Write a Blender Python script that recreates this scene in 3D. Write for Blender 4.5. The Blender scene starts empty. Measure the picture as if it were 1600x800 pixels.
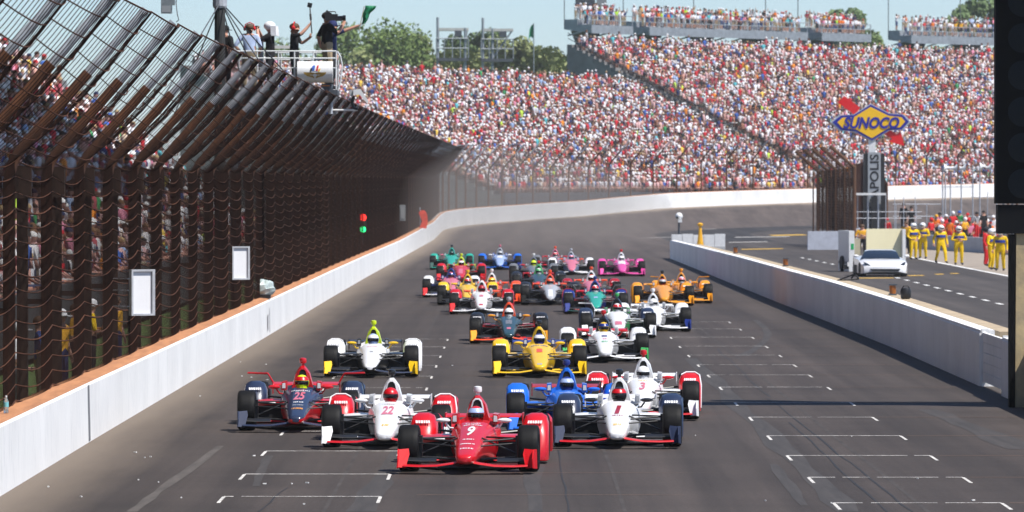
import bpy, bmesh, math, random
import numpy as np
from mathutils import Vector, Matrix, Quaternion
from mathutils.bvhtree import BVHTree

random.seed(7); RNG = np.random.default_rng(7)
S = bpy.context.scene
COL = S.collection
R = math.radians

# ------------------------------------------------------------------ camera
F, H, VX, VY = 9000.0, 4.05, 806.0, 282.0     # focal length in photo pixels, eye height, vanishing point
cam_d = bpy.data.cameras.new('camera'); cam = bpy.data.objects.new('camera', cam_d); COL.objects.link(cam)
cam.location = (0, 0, H); cam.rotation_euler = (R(90), 0, 0)
cam_d.sensor_width = 36; cam_d.lens = F / 1600 * 36
cam_d.shift_x = -(VX - 800) / 1600; cam_d.shift_y = -(400 - VY) / 1600
cam_d.dof.use_dof = True; cam_d.dof.focus_distance = 86; cam_d.dof.aperture_fstop = 6.3; cam_d.dof.aperture_blades = 8
cam_d.clip_start = 1; cam_d.clip_end = 6000
S.camera = cam

# ------------------------------------------------------------------ sky, sun, exposure
SUN_EL = R(60); SUN_AZ = (0.86, -0.51)        # from the right and from behind the camera
world = bpy.data.worlds.new('World'); S.world = world; world.use_nodes = True
wn = world.node_tree; wn.nodes.clear()
wo = wn.nodes.new('ShaderNodeOutputWorld'); wb = wn.nodes.new('ShaderNodeBackground')
sky = wn.nodes.new('ShaderNodeTexSky'); sky.sky_type = 'NISHITA'; sky.sun_disc = False
sky.sun_elevation = SUN_EL; sky.sun_rotation = math.atan2(SUN_AZ[0], SUN_AZ[1])
sky.altitude = 200; sky.air_density = 0.72; sky.dust_density = 0.35; sky.ozone_density = 5.2
wb.inputs['Strength'].default_value = 0.114
wn.links.new(sky.outputs[0], wb.inputs[0]); wn.links.new(wb.outputs[0], wo.inputs[0])
sun_d = bpy.data.lights.new('sun', 'SUN'); sun_d.energy = 5.0; sun_d.angle = R(0.53); sun_d.color = (1.0, 0.96, 0.90)
sun = bpy.data.objects.new('sun', sun_d); COL.objects.link(sun); sun.location = (40, -30, 80)
dv = Vector((-SUN_AZ[0] * math.cos(SUN_EL), -SUN_AZ[1] * math.cos(SUN_EL), -math.sin(SUN_EL)))
sun.rotation_euler = dv.to_track_quat('-Z', 'Y').to_euler()
S.view_settings.view_transform = 'Standard'; S.view_settings.look = 'None'
S.view_settings.exposure = 0.34; S.view_settings.gamma = 1
S.render.engine = 'CYCLES'
S.render.resolution_x = 1024; S.render.resolution_y = 512
S.cycles.max_bounces = 6; S.cycles.diffuse_bounces = 2; S.cycles.glossy_bounces = 3
S.cycles.transparent_max_bounces = 8

# ------------------------------------------------------------------ helpers
def at(px, py, z=0.0):
    """photo pixel of a point known to lie at height z -> world point"""
    Y = F * (H - z) / (py - VY)
    return Vector(((px - VX) * Y / F, Y, z))
def atY(px, py, Y):
    return Vector(((px - VX) * Y / F, Y, H - (py - VY) * Y / F))
def pix(p):
    return VX + F * p[0] / p[1], VY + F * (H - p[2]) / p[1]

def nd(t, kind, **kw):
    n = t.nodes.new(kind)
    for k, v in kw.items():
        if k in n.inputs: n.inputs[k].default_value = v
        else: setattr(n, k, v)
    return n
MATS = {}
def mat(name, col=(.5, .5, .5), rough=.6, metal=0., var=.0, vscale=8., coat=0., bump=0., bscale=40., emit=None, spec=.5, stretch=(1, 1, 1), col2=None):
    """plain procedural material: base colour mottled by noise, optional bump"""
    if name in MATS: return MATS[name]
    m = bpy.data.materials.new(name); m.use_nodes = True; t = m.node_tree
    b = t.nodes['Principled BSDF']
    b.inputs['Roughness'].default_value = rough; b.inputs['Metallic'].default_value = metal
    b.inputs['Specular IOR Level'].default_value = spec
    if coat: b.inputs['Coat Weight'].default_value = coat; b.inputs['Coat Roughness'].default_value = .06
    c4 = (*col, 1)
    b.inputs['Base Color'].default_value = c4
    m.diffuse_color = c4
    if var or bump or col2:
        tc = nd(t, 'ShaderNodeTexCoord'); mp = nd(t, 'ShaderNodeMapping'); mp.inputs['Scale'].default_value = stretch
        t.links.new(tc.outputs['Object'], mp.inputs[0])
        n = nd(t, 'ShaderNodeTexNoise', Scale=vscale, Detail=5., Roughness=.65); t.links.new(mp.outputs[0], n.inputs['Vector'])
        cr = nd(t, 'ShaderNodeValToRGB'); t.links.new(n.outputs['Fac'], cr.inputs[0])
        cr.color_ramp.elements[0].position = .3; cr.color_ramp.elements[1].position = .7
        lo = col2 if col2 else tuple(max(0, c * (1 - var)) for c in col)
        hi = col if col2 else tuple(min(1, c * (1 + var)) for c in col)
        cr.color_ramp.elements[0].color = (*lo, 1); cr.color_ramp.elements[1].color = (*hi, 1)
        t.links.new(cr.outputs[0], b.inputs['Base Color'])
        if bump:
            n2 = nd(t, 'ShaderNodeTexNoise', Scale=bscale, Detail=4.); t.links.new(mp.outputs[0], n2.inputs['Vector'])
            bp = nd(t, 'ShaderNodeBump', Strength=bump, Distance=.02); t.links.new(n2.outputs['Fac'], bp.inputs['Height'])
            t.links.new(bp.outputs[0], b.inputs['Normal'])
    if emit:
        b.inputs['Emission Color'].default_value = (*emit[0], 1); b.inputs['Emission Strength'].default_value = emit[1]
    MATS[name] = m
    return m

class MB:
    """mesh collector"""
    def __init__(s): s.v = []; s.f = []; s.m = []
    def add(s, vs, fs, mi=0):
        o = len(s.v); s.v += [tuple(v) for v in vs]
        for f in fs: s.f.append(tuple(o + i for i in f)); s.m.append(mi)
        return s
    def box(s, c, d, mi=0, rot=None, taper=1.0):
        hx, hy, hz = d[0] / 2, d[1] / 2, d[2] / 2
        vs = []
        for z in (-1, 1):
            k = taper if z > 0 else 1
            for x, y in ((-1, -1), (1, -1), (1, 1), (-1, 1)): vs.append(Vector((x * hx * k, y * hy * k, z * hz)))
        if rot is not None: vs = [rot @ v for v in vs]
        c = Vector(c)
        return s.add([v + c for v in vs], [(3, 2, 1, 0), (4, 5, 6, 7), (0, 1, 5, 4), (1, 2, 6, 5), (2, 3, 7, 6), (3, 0, 4, 7)], mi)
    def bbox(s, a, b, mi=0):
        return s.box([(a[i] + b[i]) / 2 for i in range(3)], [abs(b[i] - a[i]) for i in range(3)], mi)
    def tube(s, pts, rad, n=6, mi=0, caps=True):
        pts = [Vector(p) for p in pts]
        if not isinstance(rad, (list, tuple)): rad = [rad] * len(pts)
        rings = []
        up = None
        for i, p in enumerate(pts):
            d = (pts[min(i + 1, len(pts) - 1)] - pts[max(i - 1, 0)]).normalized()
            if up is None:
                up = Vector((0, 0, 1)) if abs(d.z) < .9 else Vector((1, 0, 0))
            a = d.cross(up).normalized(); b = a.cross(d).normalized(); up = b
            rings.append([p + (a * math.cos(2 * math.pi * k / n) + b * math.sin(2 * math.pi * k / n)) * rad[i] for k in range(n)])
        return s.loft(rings, mi, caps)
    def loft(s, rings, mi=0, caps=True, closed=True, mfun=None):
        n = len(rings[0]); o = len(s.v)
        for r in rings: s.v += [tuple(p) for p in r]
        for i in range(len(rings) - 1):
            for k in range(n if closed else n - 1):
                a = o + i * n + k; b = o + i * n + (k + 1) % n
                s.f.append((a, b, b + n, a + n)); s.m.append(mfun(i, k) if mfun else mi)
        if caps:
            s.f.append(tuple(o + k for k in range(n))[::-1]); s.m.append(mi)
            s.f.append(tuple(o + (len(rings) - 1) * n + k for k in range(n))); s.m.append(mi)
        return s
    def lathe(s, prof, axis='x', n=24, c=(0, 0, 0), mi=0, caps=True):
        rings = []
        for r, h in prof:
            ring = []
            for k in range(n):
                a = 2 * math.pi * k / n
                if axis == 'x': p = (h, r * math.cos(a), r * math.sin(a))
                elif axis == 'y': p = (r * math.cos(a), h, r * math.sin(a))
                else: p = (r * math.cos(a), r * math.sin(a), h)
                ring.append(Vector(p) + Vector(c))
            rings.append(ring)
        return s.loft(rings, mi, caps)
    def ell(s, c, r, nu=10, nv=7, mi=0, rot=None):
        rings = []
        for j in range(nv):
            a = -math.pi / 2 + math.pi * (j + .5) / nv
            ring = []
            for k in range(nu):
                b = 2 * math.pi * k / nu
                p = Vector((r[0] * math.cos(a) * math.cos(b), r[1] * math.cos(a) * math.sin(b), r[2] * math.sin(a)))
                if rot is not None: p = rot @ p
                ring.append(p + Vector(c))
            rings.append(ring)
        return s.loft(rings, mi, True)
    def mesh(s, name, smooth=False):
        me = bpy.data.meshes.new(name); me.from_pydata([tuple(v) for v in s.v], [], s.f)
        me.polygons.foreach_set('material_index', s.m)
        bm = bmesh.new(); bm.from_mesh(me); bmesh.ops.recalc_face_normals(bm, faces=bm.faces); bm.to_mesh(me); bm.free()
        if smooth:
            me.polygons.foreach_set('use_smooth', [True] * len(me.polygons))
            me.set_sharp_from_angle(angle=R(40))
        me.update()
        return me
    def build(s, name, mats, parent=None, smooth=False, **kw):
        return ob(name, s.mesh(name, smooth), mats, parent, **kw)

def ob(name, me, mats=None, parent=None, loc=None, rz=None, label=None, cat=None, group=None, kind=None):
    o = bpy.data.objects.new(name, me); COL.objects.link(o)
    if mats is not None and me is not None:
        if not isinstance(mats, (list, tuple)): mats = [mats]
        while len(me.materials) < len(mats): me.materials.append(None)
        for i, m in enumerate(mats):
            sl = o.material_slots[i]; sl.link = 'OBJECT'; sl.material = m
    if parent is not None: o.parent = parent
    if loc is not None: o.location = loc
    if rz is not None: o.rotation_euler = (0, 0, rz)
    tag(o, label, cat, group, kind)
    return o
def tag(o, label=None, cat=None, group=None, kind=None):
    if label: o['label'] = label
    if cat: o['category'] = cat
    if group: o['group'] = group
    if kind: o['kind'] = kind
    return o
def empty(name, loc=(0, 0, 0), rz=0, label=None, cat=None, group=None):
    o = ob(name, None, None, None, loc, rz, label, cat, group)
    o.empty_display_size = .3
    return o
def interp(tab, x):
    return float(np.interp(x, [a for a, b in tab], [b for a, b in tab]))
_font = {}
def text_mesh(txt, size=1., shear=0., bold=0., ext=0., align='CENTER'):
    c = bpy.data.curves.new('t', 'FONT'); c.body = txt; c.size = size; c.shear = shear; c.offset = bold; c.extrude = ext
    c.align_x = align; c.align_y = 'CENTER'; c.resolution_u = 3
    o = bpy.data.objects.new('t', c); COL.objects.link(o)
    dg = bpy.context.evaluated_depsgraph_get()
    me = bpy.data.meshes.new_from_object(o.evaluated_get(dg))
    bpy.data.objects.remove(o); bpy.data.curves.remove(c)
    me.materials.clear()
    return me

# ------------------------------------------------------------------ the line of the outer wall
RAD, Y0, X0 = 280.0, 425.0, -5.5
XT = [(0, -6.65), (90, -6.6), (147, -6.47), (200, -6.38), (243, -6.25), (306, -5.98), (384, -5.65), (425, -5.5)]
ZT = [(0, 0), (395, 0), (447, .45), (480, .66), (505, .95), (528, 1.55), (560, 1.93), (576, 2.2), (600, 2.5), (700, 2.9)]
def wall_xy(t):
    """t runs along the wall in metres; returns base point and the inward unit normal"""
    if t <= Y0: return Vector((interp(XT, t), t, 0)), Vector((1, 0, 0)), 0.0
    th = (t - Y0) / RAD
    return Vector((X0 + RAD * (1 - math.cos(th)), Y0 + RAD * math.sin(th), 0)), Vector((math.cos(th), -math.sin(th), 0)), th
def wall_pt(t):
    p, n, th = wall_xy(t); p.z = interp(ZT, p.y)
    return p, n, th
def wall_h(t): return interp([(0, .9), (300, .92), (440, 1.3), (900, 1.35)], t)
# ------------------------------------------------------------------ ground surfaces
def asphalt(name, base, dust, edge_attr=True, dark=1.0):
    m = bpy.data.materials.new(name); m.use_nodes = True; t = m.node_tree; L = t.links
    b = t.nodes['Principled BSDF']; b.inputs['Roughness'].default_value = .78; b.inputs['Specular IOR Level'].default_value = .35
    tc = nd(t, 'ShaderNodeTexCoord')
    # long streaks along the track
    mp = nd(t, 'ShaderNodeMapping'); mp.inputs['Scale'].default_value = (1.1, .018, 1); L.new(tc.outputs['Object'], mp.inputs[0])
    n1 = nd(t, 'ShaderNodeTexNoise', Scale=1.0, Detail=6., Roughness=.62); L.new(mp.outputs[0], n1.inputs['Vector'])
    r1 = nd(t, 'ShaderNodeValToRGB'); r1.color_ramp.elements[0].position = .32; r1.color_ramp.elements[1].position = .68
    r1.color_ramp.elements[0].color = (*[c * .66 for c in base], 1); r1.color_ramp.elements[1].color = (*[c * 1.30 for c in base], 1)
    L.new(n1.outputs['Fac'], r1.inputs[0])
    # patches
    n2 = nd(t, 'ShaderNodeTexNoise', Scale=.22, Detail=5., Roughness=.6); L.new(tc.outputs['Object'], n2.inputs['Vector'])
    r2 = nd(t, 'ShaderNodeMapRange'); r2.inputs['From Min'].default_value = .3; r2.inputs['From Max'].default_value = .7
    r2.inputs['To Min'].default_value = .84; r2.inputs['To Max'].default_value = 1.14; L.new(n2.outputs['Fac'], r2.inputs['Value'])
    # cross bands left by the paving machine and by the line-up of the field
    mp3 = nd(t, 'ShaderNodeMapping'); mp3.inputs['Scale'].default_value = (.05, .33, 1); L.new(tc.outputs['Object'], mp3.inputs[0])
    n3 = nd(t, 'ShaderNodeTexNoise', Scale=1.0, Detail=4., Roughness=.7); L.new(mp3.outputs[0], n3.inputs['Vector'])
    r3 = nd(t, 'ShaderNodeMapRange'); r3.inputs['From Min'].default_value = .3; r3.inputs['From Max'].default_value = .7
    r3.inputs['To Min'].default_value = .88; r3.inputs['To Max'].default_value = 1.1; L.new(n3.outputs['Fac'], r3.inputs['Value'])
    # stone grain
    n4 = nd(t, 'ShaderNodeTexNoise', Scale=16., Detail=5., Roughness=.85); L.new(tc.outputs['Object'], n4.inputs['Vector'])
    r4 = nd(t, 'ShaderNodeMapRange'); r4.inputs['From Min'].default_value = .3; r4.inputs['From Max'].default_value = .7
    r4.inputs['To Min'].default_value = .60; r4.inputs['To Max'].default_value = 1.42; L.new(n4.outputs['Fac'], r4.inputs['Value'])
    k1 = nd(t, 'ShaderNodeMath', operation='MULTIPLY'); L.new(r2.outputs[0], k1.inputs[0]); L.new(r3.outputs[0], k1.inputs[1])
    k2 = nd(t, 'ShaderNodeMath', operation='MULTIPLY'); L.new(k1.outputs[0], k2.inputs[0]); L.new(r4.outputs[0], k2.inputs[1])
    mx = nd(t, 'ShaderNodeVectorMath', operation='SCALE'); L.new(r1.outputs[0], mx.inputs[0]); L.new(k2.outputs[0], mx.inputs['Scale'])
    out = mx.outputs[0]
    if edge_attr:   # tan dust blown against the foot of the outer wall
        at_ = nd(t, 'ShaderNodeAttribute'); at_.attribute_name = 'edge'
        n5 = nd(t, 'ShaderNodeTexNoise', Scale=.5, Detail=5., Roughness=.7); mp5 = nd(t, 'ShaderNodeMapping'); mp5.inputs['Scale'].default_value = (1.4, .12, 1)
        L.new(tc.outputs['Object'], mp5.inputs[0]); L.new(mp5.outputs[0], n5.inputs['Vector'])
        a5 = nd(t, 'ShaderNodeMath', operation='MULTIPLY_ADD'); L.new(n5.outputs['Fac'], a5.inputs[0]); a5.inputs[1].default_value = -1.5; L.new(at_.outputs['Fac'], a5.inputs[2])
        r5 = nd(t, 'ShaderNodeMapRange'); r5.inputs['From Min'].default_value = -.55; r5.inputs['From Max'].default_value = .75
        r5.inputs['To Min'].default_value = .85; r5.inputs['To Max'].default_value = 0.; L.new(a5.outputs[0], r5.inputs['Value'])
        mm = nd(t, 'ShaderNodeMix', data_type='RGBA'); L.new(r5.outputs[0], mm.inputs['Factor']); L.new(out, mm.inputs[6]); mm.inputs[7].default_value = (*dust, 1)
        out = mm.outputs[2]
    if edge_attr:   # paler toward the turn: haze and far light put into the colour
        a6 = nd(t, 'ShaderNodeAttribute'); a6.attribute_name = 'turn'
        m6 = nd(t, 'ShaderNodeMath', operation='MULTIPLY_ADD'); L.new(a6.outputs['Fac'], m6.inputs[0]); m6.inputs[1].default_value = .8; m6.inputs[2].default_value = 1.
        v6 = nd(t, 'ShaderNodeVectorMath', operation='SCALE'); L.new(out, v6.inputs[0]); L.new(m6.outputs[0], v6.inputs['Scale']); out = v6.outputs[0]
    L.new(out, b.inputs['Base Color'])
    bp = nd(t, 'ShaderNodeBump', Strength=.35, Distance=.01); L.new(n4.outputs['Fac'], bp.inputs['Height']); L.new(bp.outputs[0], b.inputs['Normal'])
    return m
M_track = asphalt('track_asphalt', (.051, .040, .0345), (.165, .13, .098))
M_pit = asphalt('pit_asphalt', (.062, .052, .046), (.2, .17, .13), False)
M_apron = asphalt('apron_asphalt', (.034, .031, .030), (.2, .17, .13), False)

def sheet(name, ts, ds, zf, m, attr=False, kind='structure'):
    vs, fs, ed, tn = [], [], [], []
    for t in ts:
        p, n, th = wall_pt(t)
        for d in ds:
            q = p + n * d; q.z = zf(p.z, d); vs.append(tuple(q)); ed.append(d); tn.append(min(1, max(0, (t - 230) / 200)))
    w = len(ds)
    for i in range(len(ts) - 1):
        for k in range(w - 1):
            a = i * w + k; fs.append((a, a + 1, a + 1 + w, a + w))
    me = bpy.data.meshes.new(name); me.from_pydata(vs, [], fs)
    if attr:
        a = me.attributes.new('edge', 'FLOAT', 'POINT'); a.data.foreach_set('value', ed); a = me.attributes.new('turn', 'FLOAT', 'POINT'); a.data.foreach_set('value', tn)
    me.update()
    return ob(name, me, m, kind=kind)
TS = [20, 60, 90, 120, 147, 175, 200, 243, 275, 306, 345, 384] + list(range(395, 760, 6))
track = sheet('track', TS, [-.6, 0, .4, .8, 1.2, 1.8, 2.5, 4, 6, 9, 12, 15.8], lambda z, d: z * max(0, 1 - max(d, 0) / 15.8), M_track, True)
sheet('apron', [t for t in TS if t >= 384], [15.8, 19, 23], lambda z, d: 0, M_apron)
sheet('pit_lane', [t for t in TS if t <= 395], [15.8, 19, 23, 60, 110], lambda z, d: -.004, M_pit)
sheet('pit_entry', [t for t in TS if t >= 384], [23, 60, 110, 150], lambda z, d: -.008, M_pit)
M_grass = mat('grass', (.075, .13, .03), .9, var=.35, vscale=.9, bump=.6, bscale=30)
g = MB(); g.add([(-3000, -200, -.15), (3000, -200, -.15), (3000, 5000, -.15), (-3000, 5000, -.15)], [(0, 1, 2, 3)]); g.build('ground', M_grass, kind='structure')

# painted line-up boxes: a thin cross line with a short tick at each end
M_paint = mat('road_paint', (.72, .71, .68), .7, var=.25, vscale=14, stretch=(1, .3, 1))
M_paint_worn = mat('road_paint_worn', (.48, .46, .43), .8, var=.55, vscale=7, stretch=(1, .3, 1))
M_paint_mid = mat('road_paint_mid', (.55, .53, .50), .75, var=.45, vscale=9, stretch=(1, .3, 1))
M_orange_line = mat('faded_orange_line', (.125, .085, .065), .85, var=.3, vscale=5)
def grid_box(y, xl, xr, far):
    m = MB(); z = .004; lw = .13
    def quad(x0, y0, x1, y1, sx=0):
        m.add([(x0, y0, z), (x1, y0, z), (x1 + sx, y1, z), (x0 + sx, y1, z)], [(0, 1, 2, 3)])
    n = 9; x = xl
    for i in range(n):
        a, b = xl + (xr - xl) * i / n, xl + (xr - xl) * (i + 1) / n
        w = lw * random.uniform(.6, 1.1) * (1 if i in (0, n - 1) else .7)
        quad(a, y - w / 2, b - (random.random() < .12) * .1, y + w / 2)
    quad(xl - .02, y - 1.5, xl + .025, y - lw * .55); quad(xr - .025, y - 1.5, xr + .02, y - lw * .55)
    m.build('box_marking', M_paint_mid if not far else M_paint_worn, track)
for k, py in enumerate([786, 746, 712, 681, 652, 629, 605, 586, 570, 555, 541, 527, 514, 503]):
    Y = F * H / (py - VY); xl = (1302 - VX) * 72.3 / F; xr = (1565 - VX) * 72.3 / F
    grid_box(Y, xl, xr, k > 6)
    m = MB(); m.add([(xr + .1, Y - .05, .004), (8.6, Y - .05, .004), (8.6, Y + .05, .004), (xr + .1, Y + .05, .004)], [(0, 1, 2, 3)]); m.build('cross_line', M_orange_line, track)
for k, py in enumerate([776, 741, 705, 674, 648, 626, 606, 588, 571, 556, 542, 530]):
    Y = F * H / (py - VY); xl = (350 - VX) * 73.8 / F; xr = (595 - VX) * 73.8 / F
    grid_box(Y, xl, xr, k > 5)
# cracks and tyre marks on the track
M_crack = mat('tar_crack', (.018, .017, .017), .7); M_rubber = mat('rubber_mark', (.044, .038, .035), .8, var=.3, vscale=3, stretch=(2, .1, 1))
M_worn = mat('worn_stripe', (.078, .066, .058), .85, var=.3, vscale=3, stretch=(2, .2, 1))
def strip(name, pts, w, m, z=.003):
    mb = MB(); vs = []
    for i, (px, py) in enumerate(pts):
        p = at(px, py); ww = w * random.uniform(.6, 1.3)
        vs += [(p.x - ww / 2, p.y, z), (p.x + ww / 2, p.y, z)]
    mb.add(vs, [(2 * i, 2 * i + 1, 2 * i + 3, 2 * i + 2) for i in range(len(pts) - 1)])
    return mb.build(name, m, track)
def jitter(a, b, n, j):
    return [(a[0] + (b[0] - a[0]) * i / n + random.uniform(-j, j), a[1] + (b[1] - a[1]) * i / n) for i in range(n + 1)]
strip('track_crack', jitter((1200, 622), (1425, 800), 14, 3), .03, M_crack)
strip('track_crack', jitter((1235, 660), (1385, 800), 10, 3), .03, M_crack)
strip('track_crack', jitter((870, 700), (890, 800), 8, 2), .022, M_crack)
strip('track_crack', jitter((450, 762), (405, 800), 5, 3), .025, M_crack)
strip('track_crack', jitter((1120, 545), (1200, 620), 8, 3), .03, M_crack)
strip('rubber_mark', [(1180, 500), (1195, 512), (1200, 522), (1196, 532), (1180, 545), (1160, 556)], .22, M_rubber)
strip('rubber_mark', jitter((1205, 725), (1255, 790), 6, 4), .16, M_rubber)
strip('rubber_mark', jitter((420, 712), (398, 760), 6, 2), .14, M_rubber)
strip('rubber_mark', jitter((1450, 640), (1600, 702), 8, 3), .5, M_rubber)
for xs_, w_ in ((-2.35, .05), (1.32, .05), (5.05, .06)):
    m = MB(); ys = np.linspace(60, 330, 28); vs = []
    for y in ys: o_ = random.uniform(-.02, .02); vs += [(xs_ + o_ - w_ / 2, y, .002), (xs_ + o_ + w_ / 2, y, .002)]
    m.add(vs, [(2 * i, 2 * i + 1, 2 * i + 3, 2 * i + 2) for i in range(27)]); m.build('paving_seam', mat('seam', (.045, .037, .033), .85, var=.4, vscale=.8), track)
for k, py in enumerate([776, 741, 705, 674, 648, 626, 606, 588, 571]):
    Y = F * H / (py - VY) + .4; m = MB(); x0_ = random.uniform(-1.6, -1.2); m.add([(x0_, Y - .04, .004), (random.uniform(.5, 3), Y - .04, .004), (random.uniform(.5, 3), Y + .04, .004), (x0_, Y + .04, .004)], [(0, 1, 2, 3)]); m.build('cross_line', M_orange_line, track)
strip('rubber_mark', jitter((1075, 560), (1330, 800), 14, 5), .35, M_rubber)
strip('rubber_mark', jitter((690, 620), (560, 800), 12, 4), .30, M_rubber)
strip('rubber_mark', jitter((820, 520), (835, 800), 12, 4), .28, M_rubber)
strip('worn_stripe', jitter((345, 697), (205, 800), 10, 1.5), .14, M_worn)
# litter on the track: bits of white rubber and paper
M_litter = mat('litter_white', (.7, .7, .68), .8)
mb = MB()
for i in range(46):
    p = at(random.choice([random.uniform(60, 480), random.uniform(60, 480), random.uniform(400, 1560)]), random.uniform(560, 800))
    if abs(p.x) > 6.2: continue
    s = random.uniform(.004, .013)
    mb.box((p.x, p.y, .012), (s * 2, s * 4, .016), rot=Matrix.Rotation(random.random() * 3, 3, 'Z'))
mb.build('rubber_crumbs', M_litter, kind='stuff', label='tiny white scraps of rubber and paper scattered on the asphalt', cat='litter')

# ------------------------------------------------------------------ outer concrete wall (left, running round the far curve)
def wall_mat(name, base, streak):
    m = bpy.data.materials.new(name); m.use_nodes = True; t = m.node_tree; L = t.links; b = t.nodes['Principled BSDF']; b.inputs['Roughness'].default_value = .55
    tc = nd(t, 'ShaderNodeTexCoord'); mp = nd(t, 'ShaderNodeMapping'); mp.inputs['Scale'].default_value = (6, 4, .55); L.new(tc.outputs['Object'], mp.inputs[0])
    n = nd(t, 'ShaderNodeTexNoise', Scale=2.8, Detail=7., Roughness=.8); L.new(mp.outputs[0], n.inputs['Vector'])
    cr = nd(t, 'ShaderNodeValToRGB'); e = cr.color_ramp.elements; e[0].position = .28; e[0].color = (*streak, 1); e[1].position = .5; e[1].color = (*base, 1)
    L.new(n.outputs['Fac'], cr.inputs[0])
    n2 = nd(t, 'ShaderNodeTexNoise', Scale=.35, Detail=4.); L.new(tc.outputs['Object'], n2.inputs['Vector'])
    r2 = nd(t, 'ShaderNodeMapRange'); r2.inputs['From Min'].default_value = .3; r2.inputs['From Max'].default_value = .7; r2.inputs['To Min'].default_value = .9; r2.inputs['To Max'].default_value = 1.05; L.new(n2.outputs['Fac'], r2.inputs['Value'])
    mx = nd(t, 'ShaderNodeVectorMath', operation='SCALE'); L.new(cr.outputs[0], mx.inputs[0]); L.new(r2.outputs[0], mx.inputs['Scale']); L.new(mx.outputs[0], b.inputs['Base Color'])
    bp = nd(t, 'ShaderNodeBump', Strength=.4, Distance=.03); L.new(n.outputs['Fac'], bp.inputs['Height']); L.new(bp.outputs[0], b.inputs['Normal'])
    return m
M_wall = wall_mat('white_wall_paint', (.87, .87, .86), (.62, .63, .64)); M_pitwall = wall_mat('pit_wall_paint', (.90, .89, .88), (.68, .68, .69))
M_rustcap = mat('rusty_wall_top', (.52, .235, .105), .9, col2=(.34, .15, .07), vscale=3, stretch=(2, .15, 1), bump=.5, bscale=14)
M_joint = mat('wall_joint', (.05, .05, .055), .9)
outer = empty('outer_wall', (-6.6, 90, 0), 0, 'long white concrete retaining wall with rust-stained top along the left of the track', 'wall')
inv = Matrix.Translation((6.6, -90, 0))
def wall_panel(t0, t1, gap=.02):
    ts = list(np.linspace(t0 + gap / 2, t1 - gap / 2, 6)); m = MB(); c = MB()
    rings, caps = [], []
    for t in ts:
        p, n, th = wall_pt(t); h = wall_h(t); p = inv @ p
        q = lambda d, z: p + n * d + Vector((0, 0, z))
        rings.append([q(0, -.1), q(-.02, h - .03), q(-.05, h), q(-.42, h), q(-.42, -.1)])
        hw = .30 if t < 400 else .12
        caps.append([q(-.052, h + .002), q(-.07, h + .03), q(-.07 - hw, h + .06), q(-.08 - hw, h + .002)])
    m.loft(rings); o = m.build('wall_panel', M_wall, outer)
    c.loft(caps); c.build('wall_cap', M_rustcap, o)
joints = [30.7, 50.2, 69.7, 89.2, 108.7, 128.2, 147.7, 167.2, 186.7, 206.2, 225.7, 245, 265, 285, 305, 325, 345, 365, 385, 405, 425] + [425 + 22 * k for k in range(1, 14)]
for a, b in zip(joints[:-1], joints[1:]): wall_panel(a, b, .05 if a in (69.7, 89.2) or b in (89.2,) else .012)
m = MB(); p, n, th = wall_pt(89.2); p = inv @ p; m.loft([[p + Vector((x, y, .02)) for x, y in ((-.01, -.17), (.004, -.17), (.004, .17), (-.01, .17))], [p + Vector((x - .02, y, .88)) for x, y in ((-.01, -.17), (.004, -.17), (.004, .17), (-.01, .17))]]); m.build('joint_filler', mat('joint_grey', (.16, .165, .18), .8, var=.2), outer)
# dark scuff on the wall near the wrapped bundle
m = MB()
for t, z0, z1, w in ((150.2, .12, .58, .5), (151.3, .05, .75, .18)):
    p, n, th = wall_pt(t); p = inv @ p
    m.add([p + Vector((.006, -w / 2, z0)), p + Vector((.006, w / 2, z0 + .05)), p + Vector((.002, w / 2, z1)), p + Vector((.002, -w / 2, z1 - .06))], [(0, 1, 2, 3)])
m.build('scuff_mark', mat('scuff', (.3, .3, .32), .8, var=.5, vscale=5), outer)

# ------------------------------------------------------------------ debris fence: bent posts, cables and wire
M_rust = mat('rusty_steel', (.19, .066, .022), .85, col2=(.050, .021, .012), vscale=4, stretch=(1, 1, .4), bump=.4, bscale=50)
M_rustdark = mat('dark_rusty_steel', (.040, .022, .015), .9, var=.5, vscale=5)
M_galv = mat('galvanised_pipe', (.46, .48, .52), .5, metal=.2, var=.25, vscale=6)
M_wire = mat('rusty_wire', (.034, .0125, .008), .9, col2=(.012, .006, .0045), vscale=2, spec=.2)
M_cable = mat('rusty_cable', (.11, .038, .015), .85, col2=(.035, .015, .009), vscale=2, spec=.2)
PD = -.42; BEND = 4.33; TIPX, TIPZ = 1.9, 2.09
def post_meshes():
    m = MB(); k = .58
    m.tube([(0, 0, .9), (0, 0, BEND - .25)], .078, 8); m.tube([(0, 0, BEND - .26), (.05, 0, BEND - .05), (.14, 0, BEND + .12), (TIPX * k, 0, BEND + TIPZ * k)], [.078, .078, .076, .074], 8)
    low = m.mesh('post', True)
    m = MB(); m.tube([(TIPX * (k - .05), 0, BEND + TIPZ * (k - .05)), (TIPX, 0, BEND + TIPZ)], .058, 8)
    m.tube([(TIPX - .02, -.09, BEND + TIPZ - .05), (TIPX - .02, .09, BEND + TIPZ - .05)], .025, 5)
    ext = m.mesh('post_extension', True)
    m = MB(); m.bbox((-.43, -.06, 0), (-.27, .06, BEND - .1)); m.bbox((-.48, -.12, BEND - .55), (-.22, .12, BEND - .06)); m.bbox((-.3, -.03, 2.2), (-.05, .03, 2.28))
    back = m.mesh('back_post')
    return low, ext, back
P_low, P_ext, P_back = post_meshes()
fence = empty('debris_fence', (-7, 80, 0), 0, 'rusty debris fence with inward-leaning post tops standing behind the left wall', 'fence')
def place(o, p, parent_loc, th):
    o.location = Vector(p) - Vector(parent_loc); o.rotation_euler = (0, 0, -th)
post_ts = [54.6 + 6.3 * k for k in range(-1, 118)]
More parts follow.
